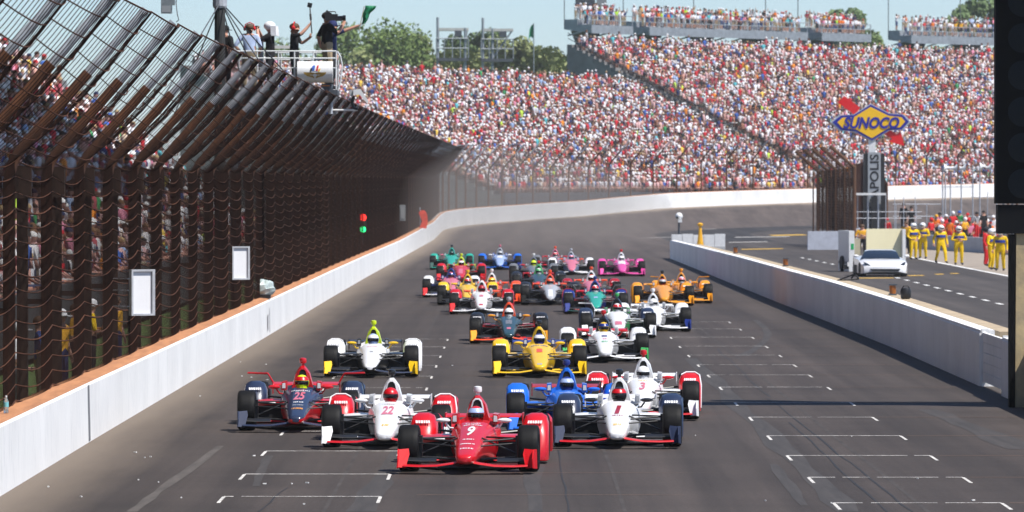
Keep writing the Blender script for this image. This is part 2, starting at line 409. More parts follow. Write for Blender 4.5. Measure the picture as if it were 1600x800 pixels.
for t in post_ts:
    p, n, th = wall_pt(t); q = p + n * PD
    a = ob('post', P_low, M_rust, fence); place(a, q, (-7, 80, 0), th)
    e = ob('post_extension', P_ext, M_galv, a)
    if t < 330:
        b = ob('back_post', P_back, M_rustdark, fence); place(b, q, (-7, 80, 0), th)
def prof(u):
    """u 0..1 up the straight part, 1..2 out along the lean -> (offset towards track, z)"""
    if u <= 1: return 0.09, 1.0 + (BEND - 1.0) * u
    return .09 + (TIPX - .02) * (u - 1), BEND + (TIPZ - .03) * (u - 1) - .09 * math.sin(math.pi * min(1, u - 1)) * .6
def fence_pt(t, u, out=0., dz=0.):
    p, n, th = wall_pt(t); d, z = prof(u)
    return p + n * (PD + d + out) + Vector((0, 0, z + dz)) - Vector((-7, 80, 0))
cab = MB()
us = [i / 15 for i in range(0, 15)] + [1 + i / 10 for i in range(0, 11)]
for u in us:
    thick = .014 if (round(u * 15) % 4 == 0 and u < 1) or u in (1.0, 2.0) else .010
    nb = 0
    for a, b in zip(post_ts[:-1], post_ts[1:]):
        near = a < 200; ns = 6 if near else 2
        if a > 430 and (us.index(u) % 4): continue
        sag = random.uniform(.08, .13); pts = []
        for k in range(ns + 1):
            w = k / ns; s = math.sin(math.pi * w)
            lean = max(0., u - 1); pts.append(fence_pt(a + (b - a) * w, u, .05 * s + .10 * s * min(1, lean * 3), -sag * s * (1 + .9 * math.sin(math.pi * min(1, lean)))))
        cab.tube(pts, thick, 4 if near else 3, caps=False)
cab.build('cable_mesh', M_cable, fence, kind='stuff')
vw = MB()
def wires(t0, us_, step, rad):
    t = t0
    while t < 740:
        w = ((t - post_ts[0]) / 6.3) % 1.0; s = math.sin(math.pi * w)      # bellies between posts like the cables do
        pts = []
        for u in us_:
            lean = max(0., u - 1); pts.append(fence_pt(t, u, .05 * s + .10 * s * min(1, lean * 3), -.105 * s * (1 + .9 * math.sin(math.pi * min(1, lean)))))
        vw.tube(pts, rad(t), 3, caps=False); t += step(t)
wires(48., (0, .5, 1), lambda t: .125 if t < 120 else (.115 if t < 140 else (.125 if t < 200 else (.20 if t < 330 else (.35 if t < 430 else 2.1)))), lambda t: .0046 if t < 250 else .006)
wires(48.05, (1, 1.25, 1.5, 1.75, 2), lambda t: .27 if t < 100 else (.19 if t < 125 else (.14 if t < 200 else (.20 if t < 330 else (.35 if t < 430 else 2.1)))), lambda t: .0055 if t < 250 else .006)
vw.build('wire_mesh', M_wire, fence, kind='stuff')
# ------------------------------------------------------------------ grandstands
M_conc = mat('stand_concrete', (.20, .20, .20), .85, var=.25, vscale=.6)
M_steel = mat('grey_steel', (.30, .33, .36), .55, metal=.3, var=.2, vscale=2)
M_steel_d = mat('dark_steel', (.09, .10, .115), .6, metal=.3, var=.2, vscale=2)
SR0, SZ0, SLOPE, ROW = 1.9, 2.9, .40, .78
def curve_stand(label, th0, th1, r1, k0=0., k1=0.):
    """stepped seating that follows the curve behind the wall"""
    n = 26; nr = int((r1 - SR0) / ROW)
    base = wall_pt(Y0 + RAD * (th0 + th1) / 2)[0]; loc = Vector((base.x, base.y, 0))
    root = empty('grandstand', loc, 0, label, 'grandstand')
    m = MB(); rings = []
    for i in range(n + 1):
        ring = []
        def pp(d): return wall_pt(Y0 + RAD * (th0 + k0 * d + (th1 + k1 * d - th0 - k0 * d) * i / n))
        for k in range(nr + 1):
            d = SR0 + k * ROW; z = SZ0 + SLOPE * k * ROW; p, nn, th = pp(d)
            a = p - nn * d - loc; ring += [Vector((a.x, a.y, z - SLOPE * ROW)), Vector((a.x, a.y, z))]
        a = p - nn * (SR0 + nr * ROW + .6) - loc; ring.append(Vector((a.x, a.y, SZ0 + SLOPE * nr * ROW)))
        ring.append(Vector((a.x, a.y, 0))); p, nn, th = pp(SR0); a = p - nn * SR0 - loc; ring.append(Vector((a.x, a.y, 0)))
        rings.append(ring)
    m.loft(rings); m.build('terrace', M_conc, root)
    # front parapet
    m = MB(); rings = []
    for i in range(n + 1):
        p, nn, th = wall_pt(Y0 + RAD * (th0 + (th1 - th0) * i / n)); a = p - nn * (SR0 - .35) - loc; b = p - nn * (SR0 - .15) - loc
        rings.append([Vector((a.x, a.y, 0)), Vector((a.x, a.y, SZ0 + .1)), Vector((b.x, b.y, SZ0 + .1)), Vector((b.x, b.y, 0))])
    m.loft(rings); m.build('parapet', M_steel_d, root)
    # radial side rails
    for th, kk in ((th0, k0), (th1, k1)):
        m = MB()
        p, nn, _ = wall_pt(Y0 + RAD * (th + kk * SR0)); a = p - nn * SR0 - loc; p, nn, _ = wall_pt(Y0 + RAD * (th + kk * r1)); b = p - nn * r1 - loc
        zt = SZ0 + SLOPE * (r1 - SR0)
        side = Vector((-nn.y, nn.x, 0)) * (.25 if th == th0 else -.25)
        a = a - side; b = b - side
        k = (r1 - SR0) * .5; a = a + (b - a) * .5
        for hz in (.5, 1.05): m.tube([(a.x, a.y, SZ0 + SLOPE * k + hz), (b.x, b.y, zt + hz)], .045, 5)
        while k < r1 - SR0:
            p, nn, _ = wall_pt(Y0 + RAD * (th + kk * (SR0 + k))); q = p - nn * (SR0 + k) - loc - side; z = SZ0 + SLOPE * k; m.tube([(q.x, q.y, z - .6), (q.x, q.y, z + 1.05)], .045, 5); k += 2.6
        m.build('side_rail', M_steel_d, root)
    return root
TH_A0, TH_A1, TH_B0, TH_B1 = R(12), R(30.7), R(31.25), R(50); KA, KB = R(.03), R(.042)
RA, RB = 29.2, 40.5
curve_stand('lower grandstand packed with spectators at the turn behind the race cars', TH_A0, TH_A1, RA, 0., KA)
curve_stand('taller grandstand packed with spectators behind the diamond fuel sign', TH_B0, TH_B1, RB, KB, 0.)

# crowd people: one template, thousands of coloured copies in one mesh per stand
def person_template(seated=True):
    V, Fc, G = [], [], []
    def ringloft(rings, g, cap=True):
        o = len(V); n = len(rings[0])
        for r_ in rings: V.extend(r_)
        for i in range(len(rings) - 1):
            for k in range(n):
                a = o + i * n + k; b = o + i * n + (k + 1) % n; Fc.append((a, b, b + n, a + n)); G.append(g)
        if cap and n == 4:
            a = o + (len(rings) - 1) * n; Fc.append((a, a + 1, a + 2, a + 3)); G.append(g)
    def ring(cx, cy, z, rx, ry, n=6): return [(cx + rx * math.cos(2 * math.pi * k / n), cy + ry * math.sin(2 * math.pi * k / n), z) for k in range(n)]
    b = 0.0 if seated else .42
    ringloft([ring(0, 0, b + .40, .17, .13), ring(0, 0, b + .62, .16, .12), ring(0, 0, b + .86, .21, .12), ring(0, 0, b + .96, .08, .07)], 0)
    hz = b + .98
    ringloft([ring(0, -.01, hz, .05, .05), ring(0, -.02, hz + .06, .085, .10), ring(0, -.02, hz + .15, .085, .105)], 1)
    ringloft([ring(0, -.02, hz + .14, .092, .115), ring(0, -.01, hz + .21, .088, .105), ring(0, 0, hz + .265, .03, .03)], 2)   # hair or hat
    for s in (-1, 1):
        q = lambda x, y, z, w: [(s * x - w, y - w, z), (s * x + w, y - w, z), (s * x + w, y + w, z), (s * x - w, y + w, z)]
        ringloft([q(.215, .0, b + .88, .05), q(.25, -.02, b + .64, .045)], 0)          # sleeve
        if seated:
            ringloft([q(.25, -.02, b + .66, .038), q(.14, -.26, b + .52, .035)], 1)
            ringloft([[(s * .1 - .075, .1, .36), (s * .1 + .075, .1, .36), (s * .1 + .075, .1, .50), (s * .1 - .075, .1, .50)],
                      [(s * .12 - .065, -.38, .37), (s * .12 + .065, -.38, .37), (s * .12 + .065, -.38, .48), (s * .12 - .065, -.38, .48)]], 3)
            ringloft([q(.12, -.40, .46, .05), q(.12, -.38, .02, .045)], 1)
        else:
            ringloft([q(.25, -.02, b + .66, .038), q(.22, -.12, b + .42, .035)], 1)
            ringloft([q(.09, 0, b + .44, .085), q(.1, 0, .42, .07)], 3)
            ringloft([q(.1, 0, .42, .055), q(.1, .02, .0, .05)], 1)
    return np.array(V), Fc, np.array(G)
SHIRT = [(.90, .87, .88)] * 27 + [(.66, .66, .70)] * 9 + [(.62, .03, .045)] * 15 + [(.40, .08, .10)] * 9 + [(.04, .06, .18)] * 6 + [(.06, .14, .45)] * 6 + [(.035, .035, .04)] * 13 + \
        [(.85, .28, .03)] * 4 + [(.85, .58, .10)] * 2 + [(.62, .85, .10)] * 1 + [(.05, .33, .12)] * 1 + [(.12, .52, .58)] * 2 + [(.80, .30, .42)] * 3 + [(.34, .46, .70)] * 6 + [(.60, .47, .36)] * 5 + [(.74, .46, .45)] * 18
SKIN = [(.66, .36, .29)] * 7 + [(.56, .28, .21)] * 4 + [(.38, .18, .12)] * 2
HAIR = [(.86, .86, .86)] * 9 + [(.06, .035, .025)] * 5 + [(.20, .11, .06)] * 4 + [(.42, .30, .16)] * 4 + [(.5, .03, .04)] * 2 + [(.03, .04, .10)] * 2 + [(.03, .03, .03)] * 2
PANTS = [(.06, .08, .16)] * 4 + [(.34, .28, .21)] * 4 + [(.05, .05, .05)] * 2 + [(.55, .55, .55)] * 3
def crowd(name, pts, label, group=None):
    """pts: list of (x, y, z, facing, standing)"""
    allv, allf, allc = [], [], []; off = 0
    T = {0: person_template(True), 1: person_template(False)}
    FA = {k: np.array([f for f in T[k][1]]) for k in T}
    for (x, y, z, rz, st) in pts:
        V, _, G = T[st]; s = random.uniform(.98, 1.14)
        c, sn = math.cos(rz), math.sin(rz)
        lean = random.uniform(-.14, .1); W = V.copy(); W[:, 1] += lean * np.maximum(0, W[:, 2] - .4); W[:, 0] += random.uniform(-.08, .08) * np.maximum(0, W[:, 2] - .4)
        X = (W[:, 0] * c - W[:, 1] * sn) * s + x; Yv = (W[:, 0] * sn + W[:, 1] * c) * s + y
        allv.append(np.stack([X, Yv, W[:, 2] * s + z], 1)); allf.append(FA[st] + off); off += len(V)
        j = random.uniform(.8, 1.08)
        pal = np.array([random.choice(SHIRT), random.choice(SKIN), random.choice(HAIR), random.choice(PANTS)]) * j
        if random.random() < .10: pal[0] = pal[1]
        if random.random() < .45: pal[3] = pal[1]
        allc.append(pal[G])
    v = np.concatenate(allv); f = np.concatenate(allf); c = np.concatenate(allc)
    me = bpy.data.meshes.new(name); me.vertices.add(len(v)); me.vertices.foreach_set('co', v.astype(np.float32).ravel())
    me.loops.add(f.size); me.loops.foreach_set('vertex_index', f.astype(np.int32).ravel())
    me.polygons.add(len(f)); me.polygons.foreach_set('loop_start', np.arange(0, f.size, 4, dtype=np.int32)); me.polygons.foreach_set('loop_total', np.full(len(f), 4, dtype=np.int32))
    a = me.attributes.new('cloth', 'FLOAT_COLOR', 'FACE'); a.data.foreach_set('color', np.concatenate([np.clip(c, 0, 1), np.ones((len(c), 1))], 1).astype(np.float32).ravel())
    me.update(); me.validate()
    return ob(name, me, M_crowd, kind='stuff', label=label, cat='crowd', group=group)
M_crowd = bpy.data.materials.new('crowd_clothes'); M_crowd.use_nodes = True
_t = M_crowd.node_tree; _a = nd(_t, 'ShaderNodeAttribute'); _a.attribute_name = 'cloth'
_t.links.new(_a.outputs['Color'], _t.nodes['Principled BSDF'].inputs['Base Color']); _t.nodes['Principled BSDF'].inputs['Roughness'].default_value = .8
_t.nodes['Principled BSDF'].inputs['Specular IOR Level'].default_value = .2

def stand_points(th0, th1, r1, k0, k1, xmin=-1e9, xmax=1640):
    out = []; k = 0
    while SR0 + k * ROW < r1 - .4:
        d = SR0 + k * ROW + .42; z = SZ0 + SLOPE * k * ROW; arc = RAD + d
        th = th0 + k0 * d + .8 / arc
        while th < th1 + k1 * d - .8 / arc:
            p, nn, _ = wall_pt(Y0 + RAD * th); q = p - nn * d
            X, Yp = pix((q.x, q.y, z + 1))
            if xmin < X < xmax and random.random() < .965:
                st = 1 if random.random() < .20 else 0
                out.append((q.x + random.uniform(-.06, .06), q.y + random.uniform(-.1, .1), z - (.0 if not st else .0), th + math.pi / 2 * 0 + math.atan2(nn.y, nn.x) + math.pi / 2 - th + random.uniform(-.5, .5), st))
            th += random.uniform(.50, .70) / arc
        k += 1
    return out
crowd('spectator_crowd', stand_points(TH_A0, TH_A1, RA, 0., KA, 120), 'dense colourful crowd filling the lower grandstand at the turn')
crowd('spectator_crowd', stand_points(TH_B0, TH_B1, RB, KB, 0.), 'dense colourful crowd filling the taller grandstand behind the fuel sign')

# near grandstand behind the left fence
near = empty('grandstand', (-18, 150, 0), 0, 'dark grandstand full of spectators behind the rusty fence at the left edge', 'grandstand')
NX0, NZ0, NS, NROW, NN = -11.4, 1.0, .72, .80, 19
m = MB(); ring = []
for k in range(NN + 1):
    x = NX0 - k * NROW; z = NZ0 + NS * k * NROW; ring += [(x + 18, z - NS * NROW), (x + 18, z)]
ring += [(NX0 - (NN + 1) * NROW + 18, NZ0 + NS * NN * NROW), (NX0 - (NN + 1) * NROW + 18, 0), (NX0 + 18, 0)]
m.loft([[Vector((x, yy, z)) for x, z in ring] for yy in (-95, 140)]); m.build('terrace', M_conc, near)
m = MB(); m.bbox((NX0 + 18.25, -95, 0), (NX0 + 18.4, 140, NZ0 + .5)); m.build('parapet', mat('stand_parapet', (.055, .055, .06), .8, var=.3, vscale=.5), near)
m = MB(); m.bbox((-10.5, -110, 13.4), (9.5, 80, 13.8)); m.build('roof', M_steel_d, near)  # unseen roof added only to keep the near crowd in shade
for yy in range(-100, 81, 20):
    m = MB(); m.tube([(-9.6, yy, 0), (-9.6, yy, 13.4)], .22, 8); m.build('shade_roof_column', M_steel_d, near)
pts = []
for k in range(NN):
    y = 58.
    while y < 262:
        if random.random() < .93:
            pts.append((NX0 - k * NROW - .45, y, NZ0 + NS * k * NROW, math.pi / 2 + random.uniform(-.6, .2), 1 if random.random() < .3 else 0))
        y += random.uniform(.52, .75) * (1 if y < 150 else 1.4)
crowd('spectator_crowd', pts, 'crowd seen through the wires of the rusty fence at the left')

# ------------------------------------------------------------------ upper deck on the tall stand
deck_root = []
def deck(px0, px1, label):
    """a steel terrace raised behind the top rows; runs between two photo columns"""
    rr = RB + 2.2; zf = SZ0 + SLOPE * (RB - SR0) + 1.95
    def th_at(px):
        lo, hi = R(20), R(60)
        for _ in range(40):
            mid = (lo + hi) / 2; p, nn, _t2 = wall_pt(Y0 + RAD * mid); q = p - nn * rr
            if pix((q.x, q.y, zf))[0] < px: lo = mid
            else: hi = mid
        return lo
    t0, t1 = th_at(px0 + 24), th_at(px1 + 14); n = max(3, int((px1 - px0) / 26))
    P = []
    for i in range(n + 1):
        p, nn, th = wall_pt(Y0 + RAD * (t0 + (t1 - t0) * i / n)); P.append((p, nn))
    mid = P[len(P) // 2][0] - P[len(P) // 2][1] * rr; loc = Vector((mid.x, mid.y, 0))
    root = empty('upper_deck', loc, 0, label, 'grandstand deck', 'steel upper decks over the tall grandstand')
    def q(i, d, z): a = P[i][0] - P[i][1] * (rr + d) - loc; return Vector((a.x, a.y, z))
    m = MB(); m.loft([[q(i, -.6, zf - .75), q(i, -.6, zf + .15), q(i, 1.2, zf + .15), q(i, 1.2, zf + .75), q(i, 2.9, zf + .75), q(i, 2.9, zf - .3)] for i in range(n + 1)])
    m.build('deck_floor', M_steel, root)
    for i in range(0, n + 1):
        m = MB(); m.tube([q(i, -.5, zf + .1), q(i, -.5, zf + 1.25)], .05, 5); m.build('rail_post', M_steel, root)
    for hz in (.65, 1.2):
        m = MB(); m.tube([q(i, -.5, zf + hz) for i in range(n + 1)], .04, 5); m.build('rail', M_steel, root)
    for i in range(0, n + 1, 1):
        m = MB(); m.tube([q(i, -.55, zf - .3), q(i, 2.4, zf - .95)], .09, 5); m.build('bracket', M_steel, root)
    step = 3
    for i in range(1, n, step):     # wedge shaped legs that widen to the top
        a = P[i][1]; m = MB(); side = Vector((-a.y, a.x, 0))
        rings = []
        for z, w, d in ((0, .8, 2.2), (zf - 3.2, .8, 2.2), (zf - 1.6, 1.1, 2.2), (zf - .4, 2.3, 2.6)):
            c = q(i, 1.9, z); b = -a * d * .45
            rings.append([c - side * w / 2 - b, c + side * w / 2 - b, c + side * w / 2 + b, c - side * w / 2 + b])
        m.loft(rings); m.build('leg', M_steel_d, root)
    for i in range(0, n + 1, 4):    # tall thin flag or aerial poles
        m = MB(); m.tube([q(i, 2.85, zf), q(i, 2.85, zf + 7.5)], .05, 5); m.build('pole', M_steel_d, root)
    return root, t0, t1, rr, zf
DECKS = [deck(893, 968, 'short steel upper deck at the left end of the tall grandstand'),
         deck(984, 1242, 'long steel upper deck crowded with standing spectators, left of the tree'),
         deck(1254, 1341, 'steel upper deck section in front of the tree'),
         deck(1394, 1600, 'steel upper deck section at the right edge, next to the light tower')]

# ------------------------------------------------------------------ trees beyond the stands
LEAF = [mat('leaf_mid', (.155, .225, .060), .75, var=.35, vscale=1.2), mat('leaf_olive', (.215, .245, .090), .75, var=.35, vscale=1.2), mat('leaf_dark', (.105, .165, .055), .75, var=.35, vscale=1.2)]
M_bark = mat('bark', (.10, .075, .05), .9, var=.4, vscale=2)
def tree(loc, h, w, kind, label, nleaf=3600, leaf=.34, group='trees behind the far grandstands'):
    root = empty('broadleaf_tree', loc, random.uniform(0, 6), label, 'tree', group)
    m = MB(); m.tube([(0, 0, 0), (.1, 0, h * .35), (.0, .1, h * .8)], [w * .05, w * .035, w * .012], 7); 
    for k in range(6):
        a = k * 1.05 + random.random(); z0 = h * random.uniform(.25, .5)
        m.tube([(.05, 0, z0), (math.cos(a) * w * .22, math.sin(a) * w * .22, z0 + h * .2), (math.cos(a) * w * .38, math.sin(a) * w * .38, z0 + h * .3)], [w * .022, w * .014, w * .005], 5)
    m.build('trunk', M_bark, root)
    cl = []
    for k in range(44):
        a = random.random() * 6.283; rr = math.sqrt(random.random()) * .42; z = random.uniform(.22, 1.0); rr *= math.sqrt(max(.05, 1 - ((z - .55) / .5) ** 2)) * 1.15; z = .22 + (z - .22) * (h - .10 * w - .22 * h) / (.78 * h)
        cl.append(Vector((math.cos(a) * rr * w, math.sin(a) * rr * w, z * h)))
    vs, fs = [], []
    for i in range(nleaf):
        c = random.choice(cl); v = Vector((random.gauss(0, 1), random.gauss(0, 1), random.gauss(0, .8)))
        p = c + v.normalized() * (random.random() ** .4) * w * .125
        a = Vector((random.gauss(0, 1), random.gauss(0, 1), random.gauss(0, 1))).normalized(); b = a.cross(Vector((random.random(), random.random(), random.random() + .1))).normalized()
        s = leaf * random.uniform(.6, 1.3); o = len(vs)
        vs += [tuple(p - a * s), tuple(p + b * s * .6), tuple(p + a * s), tuple(p - b * s * .6)]; fs.append((o, o + 1, o + 2, o + 3))
    me = bpy.data.meshes.new('crown'); me.from_pydata(vs, [], fs); me.update()
    ob('crown', me, LEAF[kind], root)
    return root
def tree_px(px, ytop, Y, wpx, kind, label, **kw):
    x = (px - VX) * Y / F; h = H + (VY - ytop) * Y / F
    kw['nleaf'] = int(kw.get('nleaf', 3600) * 3.6); return tree((x, Y, -.15), h, wpx * 1.4 * Y / F, kind, label, **kw)
tree_px(592, 26, 720, 205, 0, 'wide green tree rising behind the green flag', nleaf=6500)
tree_px(545, 70, 690, 110, 1, 'low olive bush-like tree directly right of the flag stand')
tree_px(655, 58, 735, 120, 2, 'small dark tree left of the first camera platform')
tree_px(700, 70, 705, 120, 1, 'low olive tree at the foot of the first camera platform')
tree_px(735, 44, 760, 110, 2, 'dark tree seen through the first camera platform', nleaf=4500)
tree_px(800, 54, 745, 120, 1, 'olive tree right behind the second camera platform', nleaf=4500)
tree_px(850, 66, 720, 120, 1, 'olive tree beside the left end of the upper deck')
tree_px(890, 84, 735, 100, 0, 'green tree just below the left end of the upper deck')
tree_px(770, 50, 775, 140, 0, 'green tree between the two camera platforms')
tree_px(825, 58, 770, 130, 2, 'dark tree behind the tiny far flag')
tree_px(620, 48, 750, 120, 1, 'olive tree behind the wide green tree')
tree_px(430, 60, 700, 150, 0, 'green tree behind the people on the flag stand')
tree_px(1310, -2, 760, 110, 2, 'dark tree standing behind the third upper deck section', nleaf=5000)
tree_px(1352, 50, 750, 55, 0, 'small tree in the gap between two upper deck sections')
tree_px(1530, -10, 760, 110, 2, 'dark tree behind the upper deck at the right edge', nleaf=4500)
tree((-38, 215, -.15), 19, 17, 0, 'leafy tree behind the near left grandstand, seen between fence posts', nleaf=14000, leaf=.18)
tree((-50, 290, -.15), 20, 22, 2, 'dark leafy tree farther back behind the near left grandstand', nleaf=14000, leaf=.22)

# ------------------------------------------------------------------ two steel camera platforms in front of the trees
def tower(px0, px1, ytop, ydeck, Y, label, leg):
    x0, x1 = (px0 - VX) * Y / F, (px1 - VX) * Y / F; zt = H + (VY - ytop) * Y / F; zd = H + (VY - ydeck) * Y / F; w = x1 - x0
    root = empty('camera_platform', ((x0 + x1) / 2, Y, 0), 0, label, 'platform', 'steel platforms in front of the trees')
    m = MB(); m.bbox((-w / 2, -1.2, zt - .3), (w / 2, 1.2, zt)); m.build('roof', mat('platform_roof', (.55, .53, .5), .7, var=.2), root)
    m = MB(); m.bbox((-w / 2, -1.4, zd - .35), (w / 2, 1.4, zd)); m.build('deck', M_steel_d, root)
    for lx in leg:
        for y in (-1.1, 1.1):
            m = MB(); m.tube([(lx * w / 2, y, 0), (lx * w / 2, y, zt + (1.2 if lx == leg[0] and y < 0 and leg[0] < -.8 else 0))], .17, 6); m.build('leg', M_steel, root)
    m = MB()
    for hz in (1.1, 2.2): m.tube([(-w / 2, -1.3, zd + hz), (w / 2, -1.3, zd + hz)], .07, 5)
    for k in range(5): m.tube([(-w / 2 + w * k / 4, -1.3, zd), (-w / 2 + w * k / 4, -1.3, zd + 2.2)], .06, 5)
    m.build('railing', M_steel, root)
    m = MB(); m.tube([(leg[-1] * w / 2, -1.1, zd), (.9 * w / 2, -1.1, zt - .3)], .1, 5); m.tube([(leg[0] * w / 2, -1.1, 0), (leg[-1] * w / 2, -1.1, zd)], .1, 5); m.build('brace', M_steel, root)
    m = MB(); m.box((w * .18, -1.0, zt - .65), (.8, .5, .7)); m.build('lamp', M_steel_d, root)
tower(682, 732, 44, 91, 650, 'grey steel camera platform with a tall corner post, left of the pair', (-.92, .8))
tower(752, 802, 45, 92, 650, 'grey steel camera platform, right of the pair', (-.9, -.3))
# far green flag on a pole
Yf = 690; x = (834 - VX) * Yf / F; zt = H + (VY - 36) * Yf / F
root = empty('flag_pole', (x, Yf, 0), 0, 'tiny green flag on a thin pole against the sky above the trees', 'flag')
m = MB(); m.tube([(0, 0, 0), (0, 0, zt)], .07, 6); m.build('pole', M_steel, root)
m = MB(); m.loft([[(-.05, y, zt - .1), (-.05, y, zt - 1.9)][::1] + [(-.35 , y + .25, zt - 1.6), (-.3, y + .2, zt - .3)] for y in (0, .03)]); m.loft([[(-.3, y + .2, zt - .3), (-.35, y + .25, zt - 1.6), (-.62, y - .05, zt - 1.95), (-.5, y, zt - .75)] for y in (0, .03)]); m.build('flag_cloth', mat('flag_green', (.01, .22, .10), .7, var=.2), root)
# dark speaker cluster above the left end of the upper deck
Ys = 640; root = empty('speaker_cluster', ((928 - VX) * Ys / F, Ys, 0), 0, 'dark hanging loudspeaker cluster above the left end of the upper deck', 'loudspeaker')
z1 = H + (VY - 12) * Ys / F
m = MB(); m.box((-1.0, 0, z1 + .3), (1.9, 1.5, 1.6), taper=1.15); m.build('speaker_box', M_steel_d, root)
m = MB(); m.box((.85, 0, z1 + .2), (1.1, 1.2, 1.9)); m.build('speaker_box', mat('speaker_grey', (.25, .26, .27), .6, var=.2), root)
m = MB(); m.tube([(0, .5, 0), (0, .5, z1 + 3)], .16, 6); m.build('mast', M_steel_d, root)
# ------------------------------------------------------------------ people
JOINTS = dict(P=(0, 0, .96), S=(0, 0, 1.14), C=(0, 0, 1.33), N=(0, .015, 1.49), Hd=(0, -.015, 1.585), Ht=(0, -.015, 1.685),
              shL=(.175, 0, 1.41), elL=(.235, .03, 1.13), wrL=(.245, -.06, .89), haL=(.24, -.09, .82),
              shR=(-.175, 0, 1.41), elR=(-.235, .03, 1.13), wrR=(-.245, -.06, .89), haR=(-.24, -.09, .82),
              hpL=(.095, 0, .89), knL=(.105, -.02, .50), anL=(.115, .03, .10), toL=(.13, -.12, .05),
              hpR=(-.095, 0, .89), knR=(-.105, -.02, .50), anR=(-.115, .03, .10), toR=(-.13, -.12, .05))
RADII = dict(P=(.155, .115), S=(.145, .105), C=(.165, .12), N=(.06, .06), Hd=(.092, .105), Ht=(.088, .10), sh=(.075, .075), el=(.05, .05), wr=(.036, .036), ha=(.042, .025),
             hp=(.098, .10), kn=(.066, .068), an=(.046, .05), to=(.045, .038))
BONES = [('P', 'S', 'shirt'), ('S', 'C', 'shirt'), ('C', 'N', 'skin'), ('N', 'Hd', 'skin'), ('Hd', 'Ht', 'skin')]
for s_ in 'LR':
    BONES += [('C', 'sh' + s_, 'shirt'), ('sh' + s_, 'el' + s_, 'shirt'), ('el' + s_, 'wr' + s_, 'fore'), ('wr' + s_, 'ha' + s_, 'skin'),
              ('P', 'hp' + s_, 'pants'), ('hp' + s_, 'kn' + s_, 'pants'), ('kn' + s_, 'an' + s_, 'shin'), ('an' + s_, 'to' + s_, 'shoe')]
SLOT = dict(shirt=0, pants=1, skin=2, shoe=3, fore=4, shin=5)
def seg_d(p, a, b):
    ab = b - a; k = max(0, min(1, (p - a).dot(ab) / max(1e-9, ab.dot(ab)))); return (p - a - ab * k).length
def body_mesh(pose=None, fingers=True):
    J = {k: Vector(v) for k, v in JOINTS.items()}
    for k, v in (pose or {}).items(): J[k] = Vector(v)
    names = list(J); me = bpy.data.meshes.new('sk')
    me.from_pydata([tuple(J[n]) for n in names], [(names.index(a), names.index(b)) for a, b, _ in BONES], [])
    o = bpy.data.objects.new('sk', me); COL.objects.link(o)
    md = o.modifiers.new('s', 'SKIN'); md.use_smooth_shade = True
    for i, n in enumerate(names):
        r = RADII.get(n) or RADII[n[:2]]; me.skin_vertices[0].data[i].radius = r; me.skin_vertices[0].data[i].use_root = (n == 'P')
    o.modifiers.new('u', 'SUBSURF').levels = 1
    dg = bpy.context.evaluated_depsgraph_get(); out = bpy.data.meshes.new_from_object(o.evaluated_get(dg))
    bpy.data.objects.remove(o); bpy.data.meshes.remove(me)
    B = [(J[a], J[b], SLOT[r]) for a, b, r in BONES]
    mb = MB(); mb.v = [tuple(v.co) for v in out.vertices]
    for p in out.polygons:
        c = Vector(p.center); best = min(B, key=lambda q: seg_d(c, q[0], q[1])); mi = best[2]
        if mi == 2 and c.z < J['N'].z - .045 and (c - J['N']).length < .2 and best[1] == J['N']: mi = 0
        if mi == 0 and c.z < J['P'].z + .03 and abs(c.x) < .2: mi = 1
        mb.f.append(tuple(p.vertices)); mb.m.append(mi)
    bpy.data.meshes.remove(out)
    # nose and ears
    hc = (J['Hd'] + J['Ht']) / 2
    mb.ell(hc + Vector((0, -.105, -.015)), (.016, .022, .026), 6, 4, 2)
    for s in (-1, 1): mb.ell(hc + Vector((s * .085, .01, -.01)), (.012, .022, .034), 6, 4, 2)
    if fingers:
        for s, sg in (('L', 1), ('R', -1)):
            d = (J['ha' + s] - J['wr' + s]).normalized(); side = d.cross(Vector((0, 1, .2))).normalized(); nrm = side.cross(d).normalized()
            base = J['ha' + s] - d * .005
            for k, ln in ((-1.5, .055), (-.5, .07), (.5, .072), (1.5, .06)):
                a = base + side * k * .018; mb.tube([a, a + d * ln * .55 + nrm * .006, a + d * ln * .9 + nrm * .03], [.0095, .0088, .007], 5, 2)
            a = base - d * .03 - side * .034; mb.tube([a, a + d * .03 - side * .022, a + d * .055 - side * .024 + nrm * .012], [.011, .0095, .008], 5, 2)
    me2 = mb.mesh('person', True)
    return me2
